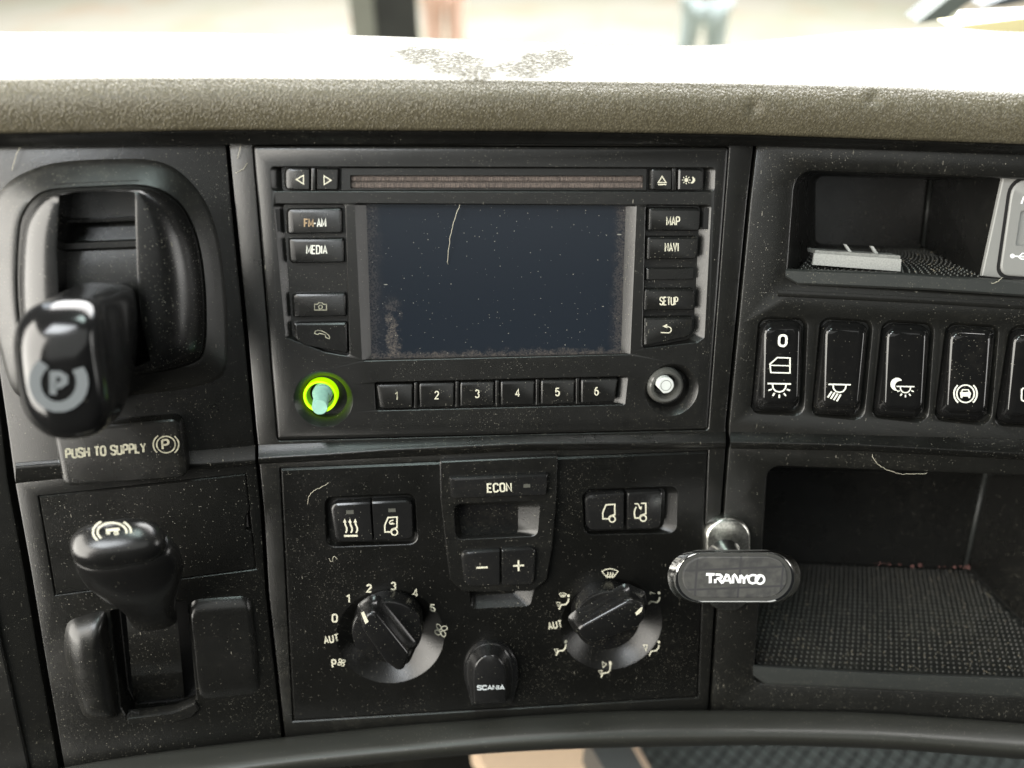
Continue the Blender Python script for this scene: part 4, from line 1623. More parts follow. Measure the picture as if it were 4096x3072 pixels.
def fan(ic, x, y, r, w):
    for k in range(4):
        a = radians(45 + 90 * k)
        q = []
        for t in range(14):
            th = 2 * pi * t / 14
            lx, ly = 0.58 + 0.40 * cos(th), 0.36 * sin(th) + 0.20 * (0.58 + 0.4 * cos(th))
            q.append((x + r * (lx * cos(a) - ly * sin(a)), y + r * (lx * sin(a) + ly * cos(a))))
        ic.line(q, w, True)
    return ic


D1 = DIAL[0]
ic = DishIcon(PC, D1[0], D1[1])
for ch, x, y in (('0', 1339, 2472), ('1', 1396, 2394), ('2', 1476, 2352), ('3', 1574, 2342), ('4', 1661, 2368), ('5', 1731, 2429)):
    ic.text(ch, (x - 9, y + 15), (x + 9, y + 15), 29, 6.2)
ic.text('AUT', (1300, 2573), (1356, 2563), 27, 5.4, gap=2.0)
fan(ic, 1764, 2521, 27, 3.6)
ic.text('P', (1331, 2669), (1346, 2667), 29, 6)
fan(ic, 1366, 2650, 16, 3.0)
part('lettering', ic.mb, M_PRINT, clim, label='fan speed figures round the dial')

D2 = DIAL[1]
ic = DishIcon(PC, D2[0], D2[1])


def screen_icon(ic, x, y, s, w):
    ic.line([(x - 32 * s, y - 8 * s), (x - 18 * s, y - 16 * s), (x, y - 19 * s), (x + 18 * s, y - 16 * s), (x + 32 * s, y - 8 * s), (x + 15 * s, y + 13 * s), (x - 15 * s, y + 13 * s)], w, True)
    for k in (-10, 0, 10):
        ic.line([(x + k * s, y - 6 * s), (x + k * s + 3 * s, y + 2 * s), (x + k * s - 2 * s, y + 8 * s), (x + k * s, y + 18 * s)], w)


def sitter(ic, hx, hy, tri, w=6.2):
    ic.dot(hx, hy, 5.5)
    ic.line([(hx + 1, hy + 11), (hx - 2, hy + 24), (hx - 10, hy + 34), (hx - 30, hy + 37), (hx - 38, hy + 54)], w)
    for t in tri:
        ic.line(t, 2.6, True)


screen_icon(ic, 2440, 2294, 1.0, 4)
screen_icon(ic, 2251, 2380, 0.46, 2.6)
sitter(ic, 2274, 2383, [[(2226, 2409), (2240, 2410), (2232, 2426)]])
ic.text('AUT', (2196, 2516), (2249, 2506), 26, 5.2, gap=2.0)
sitter(ic, 2263, 2567, [[(2217, 2597), (2232, 2596), (2226, 2614)]])
sitter(ic, 2636, 2372, [[(2600, 2367), (2620, 2373), (2601, 2378)]])
sitter(ic, 2635, 2568, [[(2576, 2586), (2590, 2583), (2584, 2602)]])
sitter(ic, 2442, 2656, [[(2411, 2654), (2428, 2660), (2412, 2669)], [(2395, 2683), (2409, 2682), (2403, 2699)]])
part('lettering', ic.mb, M_PRINT, clim, label='air direction pictograms round the dial')

# sensor cap with raised face
mb = MB()
ARCH0 = [(1886, 2812)] + [(1856, 2700)] + [(1962 - 108 * cos(radians(a)), 2668 - 110 * sin(radians(a))) for a in range(0, 181, 12)] + [(2070, 2720), (2050, 2800)]
ARCH1 = [(1897, 2816)] + [(1895, 2720)] + [(1958 - 62 * cos(radians(a)), 2690 - 68 * sin(radians(a))) for a in range(0, 181, 12)] + [(2021, 2720), (2022, 2810)]
n_ = 72
a0 = resample(PC.poly(ARCH0, DC), n_)
a1 = resample(PC.poly(ARCH1, 0.011), n_)
lerp2 = lambda A, B, t: [(p[0] + (q[0] - p[0]) * t, p[1] + (q[1] - p[1]) * t) for p, q in zip(A, B)]
mb.stack([(a0, DC - 0.001), (a0, DC + 0.0022), (lerp2(a0, a1, 0.10), DC + 0.0028), (lerp2(a0, a1, 0.32), DC + 0.0030), (lerp2(a0, a1, 0.55), DC + 0.0042),
          (lerp2(a0, a1, 0.85), 0.0095), (a1, 0.0108), (inset(a1, 0.0005), 0.0112)])
cap = part('sensor_cap', mb, M_GLOSSBTN, clim, smooth=40)
ic = Icon(PC, 0.0113).text('SCANIA', (1910, 2759), (2017, 2757), 16, 5.0, gap=1.1)
part('lettering', ic.mb, M_PRINTG, cap)

# ================================================================== ROCKER SWITCHES
SWL = ['glossy rocker switch with a zero, a door and a lamp symbol', 'glossy rocker switch with slanted reading lamp rays near its foot',
       'glossy rocker switch with a crescent moon beside a small lamp', 'glossy rocker switch with a car inside a bracketed circle',
       'glossy rocker switch half cut off by the edge of the photo']
DS = 0.0052


def lamp_icon(ic, x, y, s, rays=True):
    P = lambda a, b: (x + a * s, y + b * s)
    ic.line([P(-46, -26), P(48, -24)], 6.5 * max(s, 0.8))
    ic.line([P(-26, -24), P(-24, -8), P(-14, 4), P(2, 8), P(16, 4), P(26, -8), P(28, -22)], 6 * max(s, 0.75))
    if rays:
        for a in (20, 55, 90, 125, 160):
            c_, s_ = cos(radians(a)), sin(radians(a))
            ic.line([P(1 + 32 * c_, -14 + 32 * s_), P(1 + 46 * c_, -14 + 46 * s_)], 6.5 * max(s, 0.75))


for i, q in enumerate(SW):
    cx, cy = sum(p[0] for p in q) / 4, sum(p[1] for p in q) / 4
    sw = thing('rocker_switch', SWL[i], 'switch', PR, (cx, cy), group='rocker switches in a row below the upper tray')
    b4 = PR.poly(q, 0.0)
    # front face traced at its own height
    f = [(q[0][0] + 10, q[0][1] + 22), (q[1][0] - 2, q[1][1] + 22), (q[2][0] + 1, q[2][1] - 30), (q[3][0] + 36, q[3][1] - 22)]
    f4 = PR.poly(f, DS)
    mb = MB()
    rb, rf = 0.0045, 0.0035
    n = 6
    base = rounded(b4, rb, n)
    face = rounded(f4, rf, n)

    def tilt(uv, d, dd=0.0):
        """rocker leans: foot higher than head, with a hollow across the middle"""
        v0, v1 = min(p[1] for p in f4), max(p[1] for p in f4)
        out = []
        for u, v in uv:
            t = (v1 - v) / (v1 - v0)
            out.append(d + 0.0010 * (t - 0.5) + 0.0014 * ((t - 0.45) ** 2 - 0.10) + dd)
        return out
    ids = [mb.ring(base, -0.004), mb.ring(base, 0.0010)]
    rt = lerp2(base, face, 0.6)
    ids.append(mb.ring(rt, tilt(rt, 0.0026)))
    for c_, h_ in ((0.0, -0.0015), (0.0003, -0.0009), (0.0007, -0.00045), (0.0012, -0.00015)):
        fi = rounded(inset(f4, c_), max(rf - c_, 0.001), n)
        ids.append(mb.ring(fi, tilt(fi, DS + h_)))
    f5 = inset(f4, 0.0018)
    face = rounded(f5, rf - 0.0018, n)
    ids.append(mb.ring(face, tilt(face, DS)))
    for a, b in zip(ids, ids[1:]):
        mb.loft(a, b)
    # face as a grid of rows so that the hollow is smooth
    L = len(face)
    inner = [lerp2(face, [(sum(p[0] for p in face) / L, p[1]) for p in face], t) for t in (0.12, 0.3, 0.6)]
    prev = ids[-1]
    for t_, I in zip((0.12, 0.3, 0.6), inner):
        nr = mb.ring(I, tilt(I, DS, 0.00025))
        mb.loft(prev, nr)
        prev = nr
    last = mb.ring([(sum(p[0] for p in face) / L, p[1]) for p in face], tilt(face, DS, 0.0003))
    mb.loft(prev, last)
    part('rocker', mb, M_GLOSSY, sw, smooth=50)
    ic = Icon(PR, DS + 0.0009)
    if i == 0:
        ic.line(rounded([(3118, 1341), (3147, 1341), (3144, 1384), (3115, 1384)], 13, 4), 9.5, True)
        ic.line([(3080, 1456), (3110, 1430), (3160, 1432), (3160, 1492), (3083, 1490)], 5.5, True).line([(3080, 1461), (3160, 1463)], 4.5)
        lamp_icon(ic, 3116, 1560, 1.0)
    elif i == 1:
        lamp_icon(ic, 3357, 1562, 0.96, False)
        for k in range(4):
            x0 = 3323 + k * 12
            ic.line([(x0 + 4, 1566 + k * 4), (x0 - 12, 1590 + k * 5)], 7)
    elif i == 2:
        lamp_icon(ic, 3621, 1565, 0.76)
        ic.fill([(3588 + 26 * cos(radians(a)), 1537 + 26 * sin(radians(a))) for a in range(75, 316, 15)] + [(3601 + 21 * cos(radians(a)), 1544 + 21 * sin(radians(a))) for a in range(285, 100, -15)])
        mb2 = MB()
        uv = PR.poly([(3604, 1472), (3627, 1472), (3626, 1481), (3603, 1481)], DS + 0.0002)
        mb2.stack([(uv, DS - 0.0005), (uv, DS + 0.0003)])
        part('indicator_lens', mb2, M_LED, sw)
    elif i == 3:
        ic.circ(3862, 1575, 35, 5.5)
        ic.arc(3862, 1575, 46, 130, 228, 6).arc(3862, 1575, 46, -48, 50, 6)
        ic.line([(3846, 1570), (3850, 1559), (3873, 1559), (3878, 1570)], 4.5)
        ic.fill([(3842, 1568), (3882, 1568), (3884, 1576), (3881, 1584), (3880, 1592), (3874, 1592), (3873, 1586), (3850, 1586), (3849, 1592), (3843, 1592), (3842, 1584), (3840, 1576)])
    else:
        ic.line(rounded([(4087, 1552), (4150, 1554), (4146, 1606), (4086, 1604)], 10, 4), 6, True)
    part('marking', ic.mb, M_PRINTW, sw)

# ================================================================== USB PLATE in the upper tray
usb = thing('usb_socket', 'grey USB socket plate with a black slot, standing in the upper tray', 'socket', PR, (4060, 900))
mb = MB()
# plate lies a little back from the fascia, its near edge leaning
UP = [(4016, 698), (4330, 708), (4330, 1148), (3928, 1104)]
uv = PR.poly(UP, -0.0045)
mb.stack([(uv, -0.0065), (uv, -0.0048), (inset(uv, 0.0004), -0.0045)])
part('plate', mb, M_USB, usb)
fr = PR.poly([(4052, 716), (4320, 724), (4320, 1122), (3997, 1100)], -0.0040)
mb = MB()
hole = rounded(PR.poly([(4082, 842), (4240, 846), (4236, 986), (4060, 982)], -0.0036), 0.0010, 4)
o = rounded(fr, [0.006, 0.001, 0.001, 0.0045], 6)
a = mb.ring(rounded(inset(fr, -0.0014), [0.007, 0.001, 0.001, 0.0055], 6), -0.0044)
mb.loft(a, mb.ring(o, -0.0044))
fm = part('frame_groove', mb, M_SEAMDARK, usb)
mb = MB()
a = mb.ring(o, -0.0060)
b = mb.ring(o, -0.0038)
i_ = rounded(inset(fr, 0.0005), [0.006, 0.001, 0.001, 0.0045], 6)
e = mb.ring(i_, -0.0034)
mb.loft(a, b)
mb.loft(b, e)
mb.face_with_holes(i_, [hole], -0.0034)
a, b = mb.ring(hole, -0.0034), mb.ring(hole, -0.014)
mb.loft(a, b)
mb.cap(b)
face = part('socket_face', mb, M_USB, usb, smooth=30)
mb = MB()
uv = PR.poly([(4074, 862), (4215, 866), (4210, 972), (4068, 968)], -0.007)
mb.stack([(uv, -0.012), (uv, -0.0065)])
part('port_tongue', mb, M_SEAMDARK, face)
mb = MB()
uv = PR.poly([(4088, 960), (4200, 962), (4200, 972), (4086, 970)], -0.0062)
mb.stack([(uv, -0.0068), (uv, -0.006)])
part('port_contact', mb, plain('brass_contact', (0.45, 0.25, 0.08), 0.35, 1.0), face)
ic = Icon(PR, -0.0033)
ic.dot(4050, 1024, 9).line([(4050, 1024), (4150, 1030)], 5).line([(4072, 1025), (4084, 1036), (4096, 1037)], 4).line([(4078, 1025), (4090, 1013), (4104, 1014)], 4)
part('marking', ic.mb, M_WHITE, face)
ic = Icon(PR, -0.0033).line([(4086, 815), (4094, 790), (4104, 815)], 6)
part('marking', ic.mb, M_WHITE, face)

# ================================================================== METAL BRACKET in the upper tray
br = thing('metal_bracket', 'pale metal angle strip with two thin fins, lying in the upper tray', 'bracket', PR, (3420, 1050), -0.012)
mb = MB()
D0 = -0.010
f = PR.poly([(3257, 1013), (3606, 1037), (3602, 1086), (3250, 1059)], D0)
mb.stack([(f, D0 - 0.0012), (f, D0)], cap_first=True)
part('front_strip', mb, M_ALU, br)
mb = MB()
f = PR.poly([(3259, 1000), (3599, 1022), (3599, 1036), (3257, 1014)], D0 - 0.002)
mb.stack([(f, D0 - 0.012), (f, D0 - 0.0014)], cap_first=True)
part('top_ledge', mb, plain('dull_aluminium', (0.32, 0.32, 0.30), 0.5, 0.5, var=0.3, vscale=1200), br)
for q in ([(3376, 976), (3386, 978), (3408, 1008), (3396, 1008)], [(3482, 984), (3494, 986), (3514, 1016), (3500, 1016)]):
    mb = MB()
    f = PR.poly(q, D0 - 0.006)
    mb.stack([(f, D0 - 0.0075), (f, D0 - 0.006)], cap_first=True)
    part('fin', mb, M_ALU, br)

# ================================================================== PARKING BRAKE LEVER (upper left)
pk = thing('parking_brake', 'glossy black parking brake lever with a big knob marked P in its oval housing', 'brake lever', PL, (440, 1120))
mb = MB()
N_ = 96
out = resample(smooth_closed(PL.poly(SLOT1, 0.0), 5), N_)
INN = [(70, 920), (92, 845), (135, 790), (190, 762), (300, 752), (430, 746), (527, 742), (600, 748), (660, 770), (722, 818), (760, 880), (790, 960), (812, 1080), (822, 1220), (818, 1380), (780, 1450), (620, 1490), (400, 1520), (200, 1530), (100, 1480), (72, 1300), (60, 1120)]
inn = resample(smooth_closed(PL.poly(INN, 0.008), 5), N_)


def align(A, B):
    """start B at the point that best faces A's first point"""
    c = Vector((sum(p[0] for p in B) / len(B), sum(p[1] for p in B) / len(B)))
    best = min(range(len(B)), key=lambda k: sum((Vector(A[j]) - Vector(B[(j + k) % len(B)])).length for j in range(0, len(A), 8)))
    return B[best:] + B[:best]


inn = align(out, inn)
mb.stack([(out, -0.001), (lerp2(out, inn, 0.05), 0.0004), (lerp2(out, inn, 0.25), 0.0018), (lerp2(out, inn, 0.5), 0.0037), (lerp2(out, inn, 0.75), 0.0054), (lerp2(out, inn, 0.96), 0.0067), (inn, 0.0064), (inn, 0.0)], cap_last=False)
part('collar', mb, M_COLLAR, pk, smooth=60)
GATE = [(240, 782), (300, 768), (420, 764), (534, 766), (541, 780), (543, 900), (550, 1131), (566, 1290), (601, 1440), (560, 1466), (420, 1480), (262, 1480), (240, 1300), (226, 1010)]
gt = align(inn, resample(PL.poly(GATE, 0.020), N_))
inn2 = inset(inn, 0.0001)
mb = MB()
mb.stack([(inn2, 0.0), (inn2, 0.0062), (lerp2(inn2, gt, 0.05), 0.0086), (lerp2(inn2, gt, 0.18), 0.0132), (lerp2(inn2, gt, 0.38), 0.0172), (lerp2(inn2, gt, 0.65), 0.0196), (lerp2(inn2, gt, 0.95), 0.0203), (gt, 0.0200), (lerp2(gt, gt, 0), 0.0165),
          (inset(gt, 0.0004), -0.012)], cap_last=False)
part('housing', mb, M_HOUSING, pk, smooth=50)
# ribbed strip that curves behind the lever
mb = MB()
rows = []
for k, (y, d) in enumerate(((720, 0.006), (800, 0.0055), (862, 0.0058), (868, 0.0085), (880, 0.0082), (884, 0.004), (955, 0.007), (962, 0.0105), (985, 0.0105), (995, 0.008), (1080, 0.0098), (1200, 0.0098), (1330, 0.007), (1500, 0.000))):
    rows.append(mb.ring([PL.uv(220, y + 14, d), PL.uv(560 + (y - 800) * 0.06, y, d)], d))
for a, b in zip(rows, rows[1:]):
    mb.loft(a, b, False)
part('gate_strip', mb, M_DUSTY, pk, smooth=50)
# stem and knob: outlines traced at growing height above the panel
mb = MB()
ST = [(300, 1220), (330, 1150), (400, 1128), (500, 1135), (552, 1165), (560, 1260), (558, 1420), (520, 1500), (420, 1520), (330, 1480), (300, 1380)]
N2 = 40


def knobring(px, d):
    return (resample(smooth_closed(PL.poly(px, d), 4), N2), d)


KB = [(238, 1180), (300, 1140), (352, 1122), (460, 1128), (540, 1148), (556, 1190), (552, 1330), (530, 1480), (500, 1560), (420, 1620), (310, 1600), (240, 1450), (225, 1300)]
KM = [(125, 1270), (200, 1200), (280, 1172), (400, 1172), (470, 1190), (500, 1240), (508, 1380), (498, 1520), (470, 1640), (410, 1710), (310, 1720), (190, 1640), (130, 1450)]
KF = [(58, 1320), (108, 1236), (200, 1196), (310, 1192), (392, 1206), (412, 1270), (424, 1400), (448, 1540), (452, 1640), (418, 1722), (320, 1756), (200, 1748), (110, 1660)]
KF = [(52, 1350), (84, 1262), (170, 1206), (280, 1190), (380, 1200), (404, 1260), (424, 1400), (446, 1540), (452, 1640), (418, 1720), (318, 1756), (190, 1746), (95, 1650), (60, 1480)]
KB = [(225, 1250), (244, 1180), (300, 1140), (380, 1124), (500, 1136), (546, 1170), (556, 1300), (545, 1440), (520, 1560), (470, 1620), (390, 1640), (300, 1600), (240, 1500), (222, 1370)]
KM = [(120, 1320), (140, 1236), (210, 1186), (320, 1164), (440, 1176), (486, 1230), (505, 1370), (510, 1510), (498, 1630), (452, 1700), (360, 1724), (240, 1700), (160, 1600), (124, 1440)]
dk = (0.008, 0.022, 0.036, 0.050, 0.060, 0.065)
ids = []
mixp = lambda A, B, t: [(a[0] + (b[0] - a[0]) * t, a[1] + (b[1] - a[1]) * t) for a, b in zip(A, B)]
cf = (sum(p[0] for p in KF) / len(KF), sum(p[1] for p in KF) / len(KF))


def shrink(P, k, dx=0, dy=0):
    return [(cf[0] + (x - cf[0]) * k + dx, cf[1] + (y - cf[1]) * k + dy) for x, y in P]


seq = [(KB, 0.004), (KB, 0.026), (mixp(KB, KM, 0.5), 0.036), (KM, 0.046), (mixp(KM, KF, 0.6), 0.056), (mixp(KM, KF, 0.93), 0.0615), (KF, 0.0655),
       (shrink(KF, 0.955, 0, 10), 0.0685), (shrink(KF, 0.88, 2, 24), 0.0714), (shrink(KF, 0.78, 2, 38), 0.0737), (shrink(KF, 0.64, 2, 46), 0.0751), (shrink(KF, 0.4, 2, 46), 0.0758), (shrink(KF, 0.15, 2, 46), 0.0760)]
rr_ = [knobring(p, d) for p, d in seq]
rr_ = [rr_[0]] + [(r[0], r[1]) for r in rr_[1:]]
mb.stack(rr_)
lv = part('lever_knob', mb, M_KNOB, pk, smooth=180, subsurf=1)
ic = Icon(PL, 0.0762)
ic.arc(234, 1530, 96, -35, 232, 32, 98)
ic.line([(212, 1578), (212, 1496), (238, 1496), (258, 1508), (258, 1528), (238, 1542), (212, 1542)], 18)
part('marking', ic.mb, M_PRINTSHADE, lv)

# push button below it
sp = thing('supply_button', 'black push button reading PUSH TO SUPPLY below the parking brake lever', 'push button', PL, (480, 1800))
DP = 0.0080
q = [(214, 1712), (722, 1668), (757, 1905), (256, 1944)]
mb = button_mesh(PL, q, DP, -0.001, (0.0010, 0.0016, 0.0010, 0.0026), 0.0018, (0.003, 0.0038, 0.004, 0.004), 5)
btn = part('button_face', mb, M_SATIN, sp, smooth=30)
ic = Icon(PL, DP).text('PUSH TO SUPPLY', (266, 1832), (583, 1808), 35, 7.8, gap=1.5)
part('lettering', ic.mb, M_PRINTD, btn)
ic = Icon(PL, DP).circ(664, 1778, 37, 5.5, 33).text('P', (651, 1796), (676, 1794), 36, 8.0)
ic.arc(664, 1778, 51, 135, 232, 5.5, 45).arc(664, 1778, 51, -48, 48, 5.5, 45)
part('marking', ic.mb, M_PRINTD, btn)

# blank cover plate
cv_ = thing('cover_plate', 'dusty rectangular blanking plate with a notch in its edge, behind the lower lever', 'cover', PL, (590, 2140))
mb = MB()
o = PL.poly([(155, 1987), (981, 1897), (996, 2045), (984, 2070), (984, 2118), (1006, 2132), (1021, 2275), (223, 2379)], 0.0003)
mb.stack([(o, -0.003), (o, -0.0003), (inset(o, 0.0005), 0.0003)])
part('plate', mb, M_DUSTY, cv_)

# ================================================================== TRAILER BRAKE LEVER (lower left)
tb = thing('trailer_brake', 'satin black trailer brake lever with a rounded head bearing a ringed trailer symbol', 'brake lever', PL, (560, 2500))
mb = MB()
rows = []
for y, d in ((2380, -0.012), (2420, 0.001), (2500, 0.0038), (2600, 0.0040), (2690, 0.0010), (2700, -0.002), (2800, -0.012)):
    x0, x1 = 500 + (y - 2400) * 0.09, 702 + (y - 2400) * 0.09
    rows.append(mb.ring([PL.uv(x0, y + 10, d), PL.uv(x1, y - 8, d)], d))
for a, b in zip(rows, rows[1:]):
    mb.loft(a, b, False)
part('gate_strip', mb, M_DUSTY, tb, smooth=40)
mb = MB()
lp = PL.poly([(505, 2868), (690, 2846), (782, 2808), (797, 2840), (770, 2868), (690, 2892), (590, 2900), (512, 2898)], 0.001)
mb.stack([(lp, -0.004), (lp, 0.0006), (inset(lp, 0.0008), 0.0016)])
part('gate_lip', mb, M_SATIN, tb, smooth=40)
mb = MB()
gr = hg2
mb.stack([(inset(gr, 0.0006), -0.0138), (inset(gr, 0.0008), -0.0142)])
part('gate_floor', mb, M_SEAMDARK, tb)
N3 = 44


def el(cx, cy, rx, ry, d, rot=-0.14, p=2.3):
    """a ring square to the lever, which leans up and out: its lower side comes nearer to the viewer"""
    uv, dd = [], []
    for k in range(N3):
        t = 2 * pi * k / N3
        a, b = cos(t), sin(t)
        a = math.copysign(abs(a) ** (2 / p), a) * rx
        b = math.copysign(abs(b) ** (2 / p), b) * ry
        x, y = cx + a * cos(rot) - b * 0.84 * sin(rot), cy + a * sin(rot) + b * 0.84 * cos(rot)
        z = d + b * 0.52 * PX
        uv.append(PL.uv(x, y, z))
        dd.append(z)
    return (uv, dd)


mb = MB()
mb.stack([el(618, 2490, 92, 40, 0.000), el(612, 2466, 97, 50, 0.009), el(600, 2430, 103, 62, 0.0165), el(582, 2385, 124, 80, 0.0235), el(556, 2332, 172, 100, 0.0305), el(532, 2284, 204, 112, 0.0360),
          el(512, 2240, 210, 112, 0.0408), el(492, 2206, 202, 106, 0.0440), el(480, 2188, 190, 99, 0.0454)])
st = part('lever_stem', mb, M_LEVER, tb, smooth=180)
mb = MB()
mb.stack([el(479, 2190, 187, 98, 0.0452, p=2.7), el(474, 2180, 192, 103, 0.0466, p=2.7), el(467, 2168, 188, 101, 0.0484, p=2.7), el(460, 2155, 172, 91, 0.0500, p=2.7), el(455, 2146, 146, 75, 0.0508, p=2.6), el(451, 2140, 100, 54, 0.0513), el(450, 2138, 42, 22, 0.0515)])
hd = part('lever_head', mb, M_LEVER, tb, smooth=180)
# ringed trailer symbol laid on the cap
ic = Icon(PL, 0.0)
ic.circ(448, 2128, 58, 7, 37)
ic.arc(448, 2128, 76, 132, 236, 7, 50).arc(448, 2128, 76, -52, 44, 7, 50)
ic.line([(424, 2122), (478, 2116)], 12).line([(424, 2130), (440, 2135)], 5).line([(428, 2138), (440, 2128)], 4).circ(465, 2132, 7, 4.5, 6)
# laid on the sloping cap
cU, cV = PL.uv(450, 2138, 0.0514)
zU, zV = PL.uv(448, 2128, 0.0)
nv = []
for v in ic.mb.v:
    dz = 0.0
    for _ in range(3):
        p = PL.O + PL.U * v.x + PL.V * v.y          # printed point seen from the camera, moved along its ray to the cap
        h = 0.0516 + dz
        r = p - CAM
        o = PL.O + PL.N * h
        q = CAM + r * ((o - CAM).dot(PL.N) / r.dot(PL.N)) - PL.O
        u_, v_ = q.dot(PL.U), q.dot(PL.V)
        k2 = ((u_ - cU) / 0.0155) ** 2 + ((v_ - cV) / 0.0072) ** 2
        dz = -(v_ - cV) * 0.60 - 0.0007 * k2
    nv.append(Vector((u_, v_, h + v.z)))
ic.mb.v = nv
part('marking', ic.mb, M_PRINT, hd)

# ================================================================== PHONE MOUNT
pm = thing('phone_mount', 'chrome magnetic phone mount with a black pill-shaped face, stuck over the fascia seam', 'phone holder', PC, (2910, 2260))


def pill(px, pl, d, n=14):
    (x0, y0, x1, y1) = px
    q = [(x0, y0), (x1, y0), (x1, y1), (x0, y1)]
    return rounded(pl.poly(q, d), 1.0, n)


mb = MB()
mb.stack([(pill((2822, 2072, 3004, 2446), PC, 0.004), -0.002), (pill((2822, 2072, 3004, 2446), PC, 0.004), 0.0030), (pill((2826, 2076, 3000, 2442), PC, 0.004), 0.0042), (pill((2834, 2084, 2992, 2434), PC, 0.004), 0.0048)])
part('base_pad', mb, M_SCUFF, pm, smooth=40)
mb = lathe(PC, None, [(0.0088, 0.0045), (0.0083, 0.0062), (0.0080, 0.0090), (0.0080, 0.0255)], c=PC.uv(2922, 2262, 0.014), n=32)
part('ball_neck', mb, M_NECKCHROME, pm, smooth=60)
P1 = (2672, 2204, 3204, 2414)
P2 = (2690, 2202, 3186, 2412)
P3 = (2700, 2205, 3176, 2410)
P4 = (2706, 2209, 3170, 2406)
mb = MB()
mb.stack([(pill((2702, 2222, 3172, 2400), PC, 0.024), 0.0235), (pill(P1, PC, 0.029), 0.0285), (pill(P2, PC, 0.0307), 0.0307), (pill(P3, PC, 0.032), 0.0325), (pill(P4, PC, 0.0325), 0.0330), (pill((2716, 2214, 3160, 2401), PC, 0.0325), 0.0326)], cap_first=True)
part('chrome_rim', mb, M_CHROME, pm, smooth=50)
mb = MB()
mb.stack([(pill((2710, 2211, 3166, 2404), PC, 0.0328), 0.030), (pill((2710, 2211, 3166, 2404), PC, 0.0328), 0.0328)])
fc = part('face_plate', mb, plastic('grey_mount_face', (0.055, 0.055, 0.052), 0.35, 0.05, 0.5), pm)
mb = MB()
mb.stack([(pill((2730, 2226, 3148, 2390), PC, 0.0328), 0.0320), (pill((2730, 2226, 3148, 2390), PC, 0.0330), 0.0331), (pill((2735, 2231, 3143, 2385), PC, 0.0330), 0.0333)])


def mat_magnets():
    """smoked window with six paler magnets showing through"""
    m, nt, b = newmat('smoked_magnet_window')
    tc = node(nt, 'ShaderNodeTexCoord')
    v = node(nt, 'ShaderNodeTexBrick', in_Scale=1.0)
    v.offset = 0.0
    v.inputs['Color1'].default_value = (0.085, 0.084, 0.078, 1)
    v.inputs['Color2'].default_value = (0.075, 0.074, 0.070, 1)
    v.inputs['Mortar'].default_value = (0.045, 0.045, 0.048, 1)
    v.inputs['Mortar Size'].default_value = 0.0009
    v.inputs['Mortar Smooth'].default_value = 1.0
    v.inputs['Brick Width'].default_value = 0.0195
    v.inputs['Row Height'].default_value = 0.0095
    mp = node(nt, 'ShaderNodeMapping')
    mp.inputs['Location'].default_value = (0.0075, 0.0022, 0)
    nt.links.new(tc.outputs['Object'], mp.inputs[0])
    nt.links.new(mp.outputs[0], v.inputs['Vector'])
    vec = coords(nt)
    n = noise(nt, vec, 240, 3)
    s = specks(nt, vec, 420, 0.14, 0.18)
    c = mix(nt, ramp(nt, n, 0.3, 0.75), v.outputs['Color'], (0.05, 0.05, 0.05))
    nt.links.new(mix(nt, s, c, (0.5, 0.5, 0.46)), b.inputs['Base Color'])
    b.inputs['Roughness'].default_value = 0.18
    return m


win = part('magnet_window', mb, mat_magnets(), fc)
ic = Icon(PC, 0.0334)
Wt = 11.5
ic.line([(2824, 2297), (2858, 2298)], Wt).line([(2841, 2298), (2841, 2332)], Wt)
ic.line([(2862, 2298), (2880, 2299), (2887, 2306), (2882, 2313), (2866, 2315)], 10).line([(2861, 2316), (2861, 2332)], 10).line([(2874, 2314), (2890, 2333)], 11)
ic.line([(2889, 2333), (2906, 2300), (2913, 2302), (2924, 2333)], 10).line([(2899, 2322), (2916, 2322)], 8)
ic.line([(2932, 2333), (2932, 2306), (2938, 2300), (2944, 2306), (2954, 2328), (2960, 2328), (2962, 2300)], 9.5)
ic.line([(2962, 2300), (2976, 2316), (2992, 2301)], 10).line([(2976, 2315), (2976, 2334)], 10)
ic.line([(3028, 2306), (3020, 2301), (3010, 2300), (2998, 2305), (2993, 2317), (2998, 2329), (3010, 2334), (3022, 2330), (3031, 2318), (3038, 2306), (3047, 2302)], 9)
ic.circ(3040, 2318, 17, 9)
part('lettering', ic.mb, M_WHITE, win)

# ================================================================== LOOSE FIBRES
M_HAIR2 = plain('pale_lint', (0.48, 0.45, 0.35), 0.6)


def fibre(pl, px, d, label, lift=0.0006, r=0.00010):
    mb = MB()
    rk = random.Random(int(px[0][0]))
    q = [(x + rk.uniform(-2.2, 2.2), y + rk.uniform(-2.2, 2.2)) for x, y in spline([(x, y) for x, y in px], 6)]
    n = len(q)
    pts = []
    for i, (x, y) in enumerate(q):
        h = d + r + lift * sin(pi * i / (n - 1)) ** 0.7
        u, v = pl.uv(x, y, h)
        pts.append((u, v, h))
    tube3(mb, pts, r, 5)
    single('lint_fibre', mb, M_HAIR2, label, 'fibre', pl, px[len(px) // 2], d, group='stray fibres on the dashboard', smooth=180)


